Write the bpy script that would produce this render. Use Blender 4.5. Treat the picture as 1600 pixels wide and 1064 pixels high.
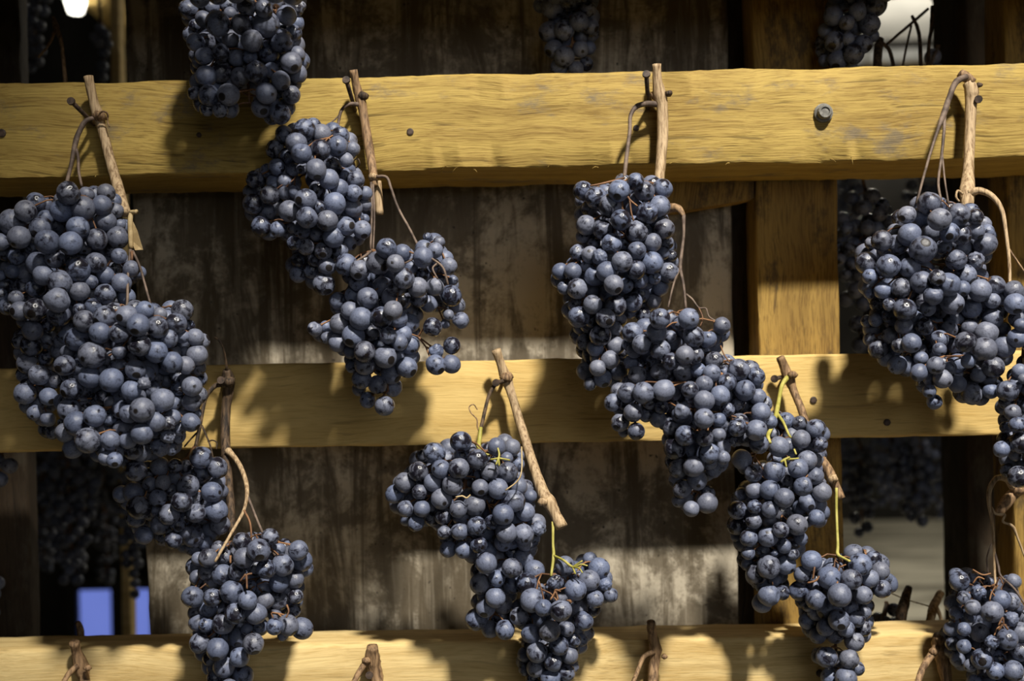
import bpy, bmesh, math, random
import numpy as np
from mathutils import Vector, Matrix, noise

for o in list(bpy.data.objects):
    bpy.data.objects.remove(o, do_unlink=True)
scene = bpy.context.scene
COL = scene.collection
random.seed(11)

# ------------------------------------------------------------------ camera
K = 0.00055                      # one photo pixel at 1 m distance, in metres
PX, PY = 800.0, 620.0            # principal point (horizon) in the 1600x1064 frame
ROLL = math.radians(1.15)
CAM = Vector((0, 0, 0.9))
R_ = Vector((math.cos(ROLL), 0, -math.sin(ROLL)))
U_ = Vector((math.sin(ROLL), 0, math.cos(ROLL)))
F_ = Vector((0, 1, 0))
def P(px, py, d):
    """point of the place seen at photo pixel (px, py), d metres in front of the camera"""
    px, py, d = float(px), float(py), float(d)
    return CAM + d * (F_ + (px - PX) * K * R_ + (PY - py) * K * U_)

cam_data = bpy.data.cameras.new('camera')
cam = bpy.data.objects.new('camera', cam_data)
COL.objects.link(cam)
cam.matrix_world = Matrix(((R_.x, U_.x, -F_.x, CAM.x), (R_.y, U_.y, -F_.y, CAM.y),
                           (R_.z, U_.z, -F_.z, CAM.z), (0, 0, 0, 1)))
cam_data.sensor_width = 36.0
cam_data.lens = 36.0 / (1600 * K)
cam_data.shift_y = (PY - 532) / 1600
cam_data.clip_start = 0.02
cam_data.clip_end = 60
cam_data.dof.use_dof = True
cam_data.dof.focus_distance = 0.945
cam_data.dof.aperture_fstop = 4.5
scene.camera = cam

# ------------------------------------------------------------------ world, lamps, exposure
scene.view_settings.view_transform = 'Standard'
scene.view_settings.look = 'None'
scene.view_settings.gamma = 1.0
scene.view_settings.use_curve_mapping = False
scene.view_settings.exposure = 0.0
w = bpy.data.worlds.new('world'); scene.world = w; w.use_nodes = True
w.node_tree.nodes['Background'].inputs[0].default_value = (0.55, 0.65, 1.0, 1)
w.node_tree.nodes['Background'].inputs[1].default_value = 0.012

def lamp(name, kind, loc, target, energy, color, **kw):
    d = bpy.data.lights.new(name, kind); d.energy = energy; d.color = color
    for k, v in kw.items(): setattr(d, k, v)
    o = bpy.data.objects.new(name, d); COL.objects.link(o); o.location = loc
    o.rotation_euler = (Vector(target) - Vector(loc)).to_track_quat('-Z', 'Y').to_euler()
    return o
# one strong spotlight high up in front of the rack, slightly to the right
KEY_T = Vector((0.14, 1.0, 0.82))
KEY_P = Vector((0.66, -0.90, 3.26))
lamp('rack_spotlight', 'SPOT', KEY_P, KEY_T, 960, (1.0, 0.95, 0.87), spot_size=math.radians(28), spot_blend=0.9, shadow_soft_size=0.12)
# broad unseen fill added behind the camera to lift the shaded sides
lamp('front_fill', 'AREA', (1.0, -2.3, 1.35), (0.05, 1, 0.9), 12.5, (0.96, 0.97, 1.0), shape='RECTANGLE', size=1.6, size_y=1.2)
# lamp over the aisle behind the rack
lamp('aisle_light', 'AREA', (1.65, 4.3, 2.9), (1.6, 4.6, 0), 60, (1.0, 0.93, 0.78), shape='RECTANGLE', size=1.0, size_y=0.2)
# unseen upward fill added to brighten the far ceiling
lamp('ceiling_fill', 'AREA', (2.5, 6.9, 2.45), (2.6, 7.2, 3.3), 22, (1.0, 0.95, 0.85), shape='RECTANGLE', size=0.8, size_y=0.2)

# ------------------------------------------------------------------ helpers
def link_mesh(name, me, mat, parent=None, loc=None):
    o = bpy.data.objects.new(name, me); COL.objects.link(o)
    if mat is not None and not me.materials: me.materials.append(mat)
    if parent: o.parent = parent
    if loc is not None: o.location = loc
    return o
def empty(name, loc=(0, 0, 0), parent=None):
    o = bpy.data.objects.new(name, None); COL.objects.link(o); o.location = loc
    o.empty_display_size = 0.02
    if parent: o.parent = parent
    return o
def tag(o, label=None, cat=None, group=None, kind=None):
    if label: o['label'] = label
    if cat: o['category'] = cat
    if group: o['group'] = group
    if kind: o['kind'] = kind
    return o

class MB:
    """collects geometry of one mesh"""
    def __init__(self): self.v = []; self.f = []
    def tube(self, pts, n=6, cap=True, wob=0.0, seed=0):
        """pts: list of (Vector, radius)"""
        pts = [(Vector(p), r) for p, r in pts]
        base = len(self.v); up = None
        for i, (p, r) in enumerate(pts):
            a = pts[max(i - 1, 0)][0]; b = pts[min(i + 1, len(pts) - 1)][0]
            t = (b - a)
            t = t.normalized() if t.length > 1e-9 else Vector((0, 0, -1))
            if up is None:
                up = Vector((0, 1, 0)) if abs(t.y) < 0.9 else Vector((1, 0, 0))
            up = (up - t * up.dot(t)).normalized(); s = t.cross(up)
            for k in range(n):
                ang = 2 * math.pi * k / n
                rr = r
                if wob:
                    rr *= 1 + wob * noise.noise(Vector((k * 0.9 + seed * 7.3, i * 0.55, seed)))
                self.v.append(p + (up * math.cos(ang) + s * math.sin(ang)) * rr)
        m = len(pts)
        for i in range(m - 1):
            for k in range(n):
                a = base + i * n + k; b = base + i * n + (k + 1) % n
                self.f.append((a, b, b + n, a + n))
        if cap:
            self.f.append(tuple(base + k for k in reversed(range(n))))
            self.f.append(tuple(base + (m - 1) * n + k for k in range(n)))
        return self
    def box(self, lo, hi):
        b = len(self.v)
        for z in (lo[2], hi[2]):
            for y in (lo[1], hi[1]):
                for x in (lo[0], hi[0]): self.v.append(Vector((x, y, z)))
        for q in ((0, 2, 3, 1), (4, 5, 7, 6), (0, 1, 5, 4), (2, 6, 7, 3), (0, 4, 6, 2), (1, 3, 7, 5)):
            self.f.append(tuple(b + i for i in q))
        return self
    def lathe(self, prof, n=16, axis='Y', c=(0, 0, 0)):
        """prof: (along axis, radius)"""
        base = len(self.v); c = Vector(c)
        for a, r in prof:
            for k in range(n):
                t = 2 * math.pi * k / n
                x, y = r * math.cos(t), r * math.sin(t)
                self.v.append(c + (Vector((x, a, y)) if axis == 'Y' else Vector((x, y, a))))
        for i in range(len(prof) - 1):
            for k in range(n):
                a = base + i * n + k; b = base + i * n + (k + 1) % n
                self.f.append((a, b, b + n, a + n))
        self.f.append(tuple(base + k for k in range(n)))
        self.f.append(tuple(base + (len(prof) - 1) * n + k for k in range(n)))
        return self
    def mesh(self, name, smooth=True, origin=None):
        me = bpy.data.meshes.new(name)
        off = Vector(origin) if origin is not None else Vector((0, 0, 0))
        me.from_pydata([tuple(p - off) for p in self.v], [], self.f)
        bm = bmesh.new(); bm.from_mesh(me)
        bmesh.ops.recalc_face_normals(bm, faces=bm.faces); bm.to_mesh(me); bm.free()
        if smooth:
            for p in me.polygons: p.use_smooth = True
        me.update()
        return me
    def build(self, name, mat, parent=None, smooth=True, origin=None):
        """origin: world position that becomes the object's origin (its parent's world position is subtracted)"""
        o = link_mesh(name, self.mesh(name, smooth, origin), mat, parent)
        if origin is not None and not parent: o.location = origin
        return o

def smooth_path(pts, sub=5):
    """Catmull-Rom through tuples"""
    pts = [np.array(p, float) for p in pts]
    if len(pts) < 3: 
        return [tuple(pts[0] + (pts[-1] - pts[0]) * t / sub) for t in range(sub + 1)]
    q = [2 * pts[0] - pts[1]] + pts + [2 * pts[-1] - pts[-2]]
    out = []
    for i in range(1, len(q) - 2):
        for s in range(sub):
            t = s / sub
            out.append(tuple(0.5 * ((2 * q[i]) + (-q[i - 1] + q[i + 1]) * t + (2 * q[i - 1] - 5 * q[i] + 4 * q[i + 1] - q[i + 2]) * t * t
                             + (-q[i - 1] + 3 * q[i] - 3 * q[i + 1] + q[i + 2]) * t ** 3)))
    out.append(tuple(pts[-1])); return out

# ------------------------------------------------------------------ materials
class NT:
    def __init__(self, name):
        self.m = bpy.data.materials.new(name); self.m.use_nodes = True
        self.t = self.m.node_tree; self.t.nodes.clear()
        self.out = self.n('ShaderNodeOutputMaterial'); self.b = self.n('ShaderNodeBsdfPrincipled')
        self.l(self.b.outputs[0], self.out.inputs[0])
    def n(self, k, **kw):
        x = self.t.nodes.new(k)
        for a, b in kw.items(): setattr(x, a, b)
        return x
    def l(self, a, b): self.t.links.new(a, b)
    def set(self, sock, v):
        if hasattr(v, 'is_output') : self.l(v, sock)
        else: sock.default_value = v
    def mapping(self, src, scale=(1, 1, 1), loc=(0, 0, 0), rot=(0, 0, 0)):
        m = self.n('ShaderNodeMapping'); self.l(src, m.inputs[0])
        m.inputs[3].default_value = scale; self.set(m.inputs[1], loc); m.inputs[2].default_value = rot
        return m.outputs[0]
    def noise(self, vec, scale=5, detail=4, rough=0.55, dist=0.0):
        x = self.n('ShaderNodeTexNoise'); self.l(vec, x.inputs['Vector'])
        x.inputs['Scale'].default_value = scale; x.inputs['Detail'].default_value = detail
        x.inputs['Roughness'].default_value = rough; x.inputs['Distortion'].default_value = dist
        return x.outputs['Fac']
    def ramp(self, fac, a, b, lo=0.0, hi=1.0):
        x = self.n('ShaderNodeMapRange', interpolation_type='SMOOTHSTEP'); self.l(fac, x.inputs[0])
        for i, v in zip((1, 2, 3, 4), (a, b, lo, hi)): self.set(x.inputs[i], v)
        return x.outputs[0]
    def math(self, op, a, b=0.0):
        x = self.n('ShaderNodeMath', operation=op); self.set(x.inputs[0], a); self.set(x.inputs[1], b)
        return x.outputs[0]
    def mix(self, fac, a, b):
        x = self.n('ShaderNodeMix', data_type='RGBA'); self.set(x.inputs[0], fac)
        self.set(x.inputs[6], a if hasattr(a, 'is_output') else (*a, 1)); self.set(x.inputs[7], b if hasattr(b, 'is_output') else (*b, 1))
        return x.outputs[2]
    def bump(self, h, strength=0.3, dist=0.002):
        x = self.n('ShaderNodeBump'); x.inputs['Strength'].default_value = strength; x.inputs['Distance'].default_value = dist
        self.l(h, x.inputs['Height']); self.l(x.outputs[0], self.b.inputs['Normal'])
    def done(self, color=None, rough=None, spec=None):
        if color is not None: self.set(self.b.inputs['Base Color'], color if hasattr(color, 'is_output') else (*color, 1))
        if rough is not None: self.set(self.b.inputs['Roughness'], rough)
        if spec is not None: self.set(self.b.inputs['Specular IOR Level'], spec)
        return self.m
    def coord(self, which='Object'): return self.n('ShaderNodeTexCoord').outputs[which]

def grape_material():
    g = NT('grape_skin'); co = g.coord()
    info = g.n('ShaderNodeObjectInfo').outputs['Random']
    off = g.n('ShaderNodeCombineXYZ')
    for i, m in enumerate((91.0, 53.0, 37.0)): g.l(g.math('MULTIPLY', info, m), off.inputs[i])
    v = g.mapping(co, loc=off.outputs[0])
    big = g.noise(v, 1.25, 4, 0.6, 0.4)
    fine = g.noise(v, 6.5, 5, 0.7)
    scr = g.noise(g.mapping(v, (1.0, 1.0, 0.28)), 5.0, 4, 0.65)
    lo = g.math('ADD', 0.21, g.math('MULTIPLY', g.math('FRACT', g.math('MULTIPLY', info, 17.0)), 0.21))
    mask = g.ramp(big, lo, g.math('ADD', lo, 0.20))
    mask = g.math('MULTIPLY', mask, g.ramp(fine, 0.28, 0.55, 0.55, 1.0))
    mask = g.math('MULTIPLY', mask, g.ramp(scr, 0.30, 0.5, 0.65, 1.0))
    mask = g.math('MULTIPLY', mask, g.math('ADD', 0.62, g.math('MULTIPLY', g.math('FRACT', g.math('MULTIPLY', info, 7.0)), 0.38)))
    bloomc = g.mix(g.math('FRACT', g.math('MULTIPLY', info, 29.0)), (0.158, 0.192, 0.300), (0.200, 0.212, 0.268))
    col = g.mix(mask, (0.011, 0.010, 0.016), bloomc)
    z = g.n('ShaderNodeSeparateXYZ'); g.l(co, z.inputs[0])
    ring = g.ramp(z.outputs[2], -0.975, -0.99)
    col = g.mix(ring, col, (0.012, 0.009, 0.008))
    cap = g.ramp(z.outputs[2], 0.955, 0.975)
    col = g.mix(cap, col, (0.10, 0.055, 0.03))
    g.bump(fine, 0.12, 0.05)
    return g.done(col, g.ramp(mask, 0, 0.75, 0.20, 0.46), 0.55)

def wood_material(name, light, dark, axis=0, stain=0.4, knots=(), grain=1.0, stain_col=(0.10, 0.085, 0.06), ring=0.5):
    g = NT(name); co = g.coord()
    sc = [70.0, 70.0, 70.0]; sc[axis] = 2.2
    sf = [760.0, 760.0, 760.0]; sf[axis] = 38.0
    sk = [330.0, 330.0, 330.0]; sk[axis] = 11.0
    warp = g.n('ShaderNodeVectorMath', operation='ADD')
    wn = g.n('ShaderNodeTexNoise'); g.l(co, wn.inputs['Vector']); wn.inputs['Scale'].default_value = 5.0; wn.inputs['Detail'].default_value = 2
    wm = g.n('ShaderNodeVectorMath', operation='SCALE'); g.l(wn.outputs['Color'], wm.inputs[0]); wm.inputs['Scale'].default_value = 0.035
    g.l(co, warp.inputs[0]); g.l(wm.outputs[0], warp.inputs[1])
    vec = warp.outputs[0]
    bands = g.noise(g.mapping(vec, sc), 1.0, 3, 0.5)
    fib = g.noise(g.mapping(vec, sf), 1.0, 3, 0.6)
    crk = g.noise(g.mapping(vec, sk), 1.0, 2, 0.5)
    mot = g.noise(co, 9.0, 4, 0.6)
    f = g.math('ADD', g.math('MULTIPLY', g.ramp(bands, 0.35, 0.68), ring), g.math('MULTIPLY', g.ramp(fib, 0.42, 0.72), 0.65 * grain))
    f = g.math('ADD', f, g.math('MULTIPLY', g.ramp(mot, 0.4, 0.75), 0.30))
    col = g.mix(f, light, dark)
    col = g.mix(g.math('MULTIPLY', g.ramp(crk, 0.61, 0.72), 0.6 * grain), col, tuple(x * 0.35 for x in dark))
    st = g.noise(g.mapping(co, tuple(1.0 if i == axis else 2.2 for i in range(3))), 14.0, 6, 0.72)
    col = g.mix(g.math('MULTIPLY', g.ramp(st, *((0.50, 0.64) if axis == 2 else (0.54, 0.70))), stain), col, stain_col)
    for (kx, ky, kz, r, s) in knots:
        d = g.n('ShaderNodeVectorMath', operation='DISTANCE')
        sv = [1.0, 1.0, 1.0]; sv[axis] = s
        g.l(g.mapping(vec, tuple(sv)), d.inputs[0])
        kk = [kx + 0.0175, ky + 0.0175, kz + 0.0175]; kk[axis] *= s
        d.inputs[1].default_value = kk
        rr = g.math('MULTIPLY', g.ramp(d.outputs['Value'], r, r * 0.15), 0.8)
        col = g.mix(rr, col, (0.20, 0.095, 0.028))
    g.bump(g.math('ADD', fib, g.math('MULTIPLY', crk, -0.8)), 0.5 * grain, 0.0012)
    return g.done(col, 0.72, 0.25)

def concrete_material():
    g = NT('stained_concrete'); co = g.coord()
    streak = g.noise(g.mapping(co, (26, 26, 3.4)), 1.0, 6, 0.66, 0.8)
    thin = g.noise(g.mapping(co, (120, 120, 7.0)), 1.0, 4, 0.6)
    blot = g.noise(co, 13.0, 7, 0.72, 0.3)
    fine = g.noise(co, 120.0, 4, 0.7)
    f = g.math('MULTIPLY', g.ramp(streak, 0.42, 0.56), g.ramp(blot, 0.44, 0.56, 0.12, 1.0))
    f = g.math('ADD', f, g.math('MULTIPLY', g.ramp(blot, 0.55, 0.66), 0.35))
    f = g.math('ADD', f, g.math('MULTIPLY', g.ramp(thin, 0.54, 0.70), 0.30))
    f = g.math('MULTIPLY', f, g.ramp(fine, 0.3, 0.55, 0.6, 1.0))
    col = g.mix(f, (0.105, 0.082, 0.050), (0.47, 0.41, 0.305))
    pits = g.noise(co, 160.0, 2, 0.5)
    col = g.mix(g.ramp(pits, 0.70, 0.78), col, (0.02, 0.016, 0.012))
    g.bump(g.math('ADD', fine, blot), 0.25, 0.002)
    return g.done(col, 0.62, 0.35)

def noise_material(name, a, b, scale, rough=0.8, stretch=(1, 1, 1), bump=0.2, lo=0.35, hi=0.68, spec=0.3):
    g = NT(name); co = g.mapping(g.coord(), stretch)
    f = g.noise(co, scale, 5, 0.62)
    g.bump(f, bump, 0.002)
    return g.done(g.mix(g.ramp(f, lo, hi), a, b), rough, spec)
def emit_material(name, col, strength):
    g = NT(name); n1 = g.noise(g.coord(), 3.0, 3)
    c = g.mix(n1, tuple(x * 0.75 for x in col), col)
    g.l(c, g.b.inputs['Emission Color']); g.b.inputs['Emission Strength'].default_value = strength
    return g.done((0.5, 0.5, 0.5), 0.6, 0.2)

M_GRAPE = grape_material()
M_RAIL_TOP = wood_material('weathered_yellow_plank', (0.45, 0.315, 0.082), (0.230, 0.142, 0.032), 0, 0.8,
                           [(0.145, -0.001, 0.03, 0.010, 0.5), (-0.035, -0.001, 0.0, 0.012, 0.45)], 1.0, (0.155, 0.125, 0.085), 0.40)
M_RAIL_MID = wood_material('smooth_pine_plank', (0.70, 0.495, 0.180), (0.47, 0.295, 0.082), 0, 0.10,
                           [(0.032, -0.001, -0.006, 0.030, 0.55)], 0.6, (0.30, 0.19, 0.07), 0.35)
M_RAIL_LOW = wood_material('pale_pine_beam', (0.79, 0.600, 0.275), (0.52, 0.350, 0.125), 0, 0.12, [], 0.7, (0.30, 0.2, 0.09), 0.6)
M_POST = wood_material('old_post_wood', (0.36, 0.230, 0.058), (0.17, 0.100, 0.026), 2, 0.75, [(0.0, -0.002, 0.075, 0.012, 0.5)], 1.1, (0.045, 0.032, 0.02), 0.5)
M_POST_SHADE = wood_material('shaded_post_wood', (0.060, 0.040, 0.022), (0.028, 0.019, 0.011), 2, 0.5, [], 1.0)  # post wood with shade painted into the colour, for unlit timber
M_CONC = concrete_material()
M_CANE = noise_material('tan_vine_cane', (0.17, 0.100, 0.045), (0.52, 0.375, 0.215), 60, 0.6, (7.0, 7.0, 0.7), 0.6, 0.30, 0.62)
M_CANE_BROWN = noise_material('brown_vine_cane', (0.085, 0.048, 0.025), (0.36, 0.225, 0.115), 55, 0.65, (7.0, 7.0, 0.7), 0.6, 0.32, 0.66)
M_CANE_DARK = noise_material('dark_vine_cane', (0.018, 0.012, 0.008), (0.14, 0.088, 0.048), 50, 0.7, (7.0, 7.0, 0.7), 0.6, 0.36, 0.70)
M_STALK = noise_material('dry_brown_stalk', (0.10, 0.050, 0.028), (0.30, 0.15, 0.065), 70, 0.65)
M_STALK_GREY = noise_material('dry_grey_stalk', (0.065, 0.045, 0.034), (0.21, 0.150, 0.110), 70, 0.65)
M_STALK_GREEN = noise_material('green_yellow_stalk', (0.30, 0.27, 0.05), (0.52, 0.46, 0.13), 60, 0.55)
M_LEAF = noise_material('dry_leaf_stub', (0.34, 0.24, 0.11), (0.55, 0.42, 0.22), 80, 0.7)
M_IRON = noise_material('rusty_iron', (0.025, 0.018, 0.014), (0.10, 0.065, 0.045), 160, 0.6)
M_BOLT = noise_material('grey_galvanised_steel', (0.12, 0.115, 0.10), (0.26, 0.25, 0.215), 200, 0.5)
M_FLOOR = noise_material('shadow_streaked_screed', (0.11, 0.10, 0.078), (0.50, 0.47, 0.38), 2.2, 0.6, (0.45, 1.5, 1), 0.2, 0.36, 0.56)  # dark streaks are shadows painted into the floor colour
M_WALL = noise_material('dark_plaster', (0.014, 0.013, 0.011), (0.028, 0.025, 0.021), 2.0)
M_CEIL = noise_material('pale_ceiling_plaster', (0.40, 0.39, 0.35), (0.5, 0.48, 0.43), 2.0)
M_PIPE = noise_material('white_pipe_paint', (0.70, 0.72, 0.74), (0.8, 0.82, 0.84), 10)
M_BLUE = emit_material('daylight_pane', (0.19, 0.27, 0.85), 0.75)
M_BULB = emit_material('lamp_bulb', (1.0, 0.95, 0.82), 7.0)

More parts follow.
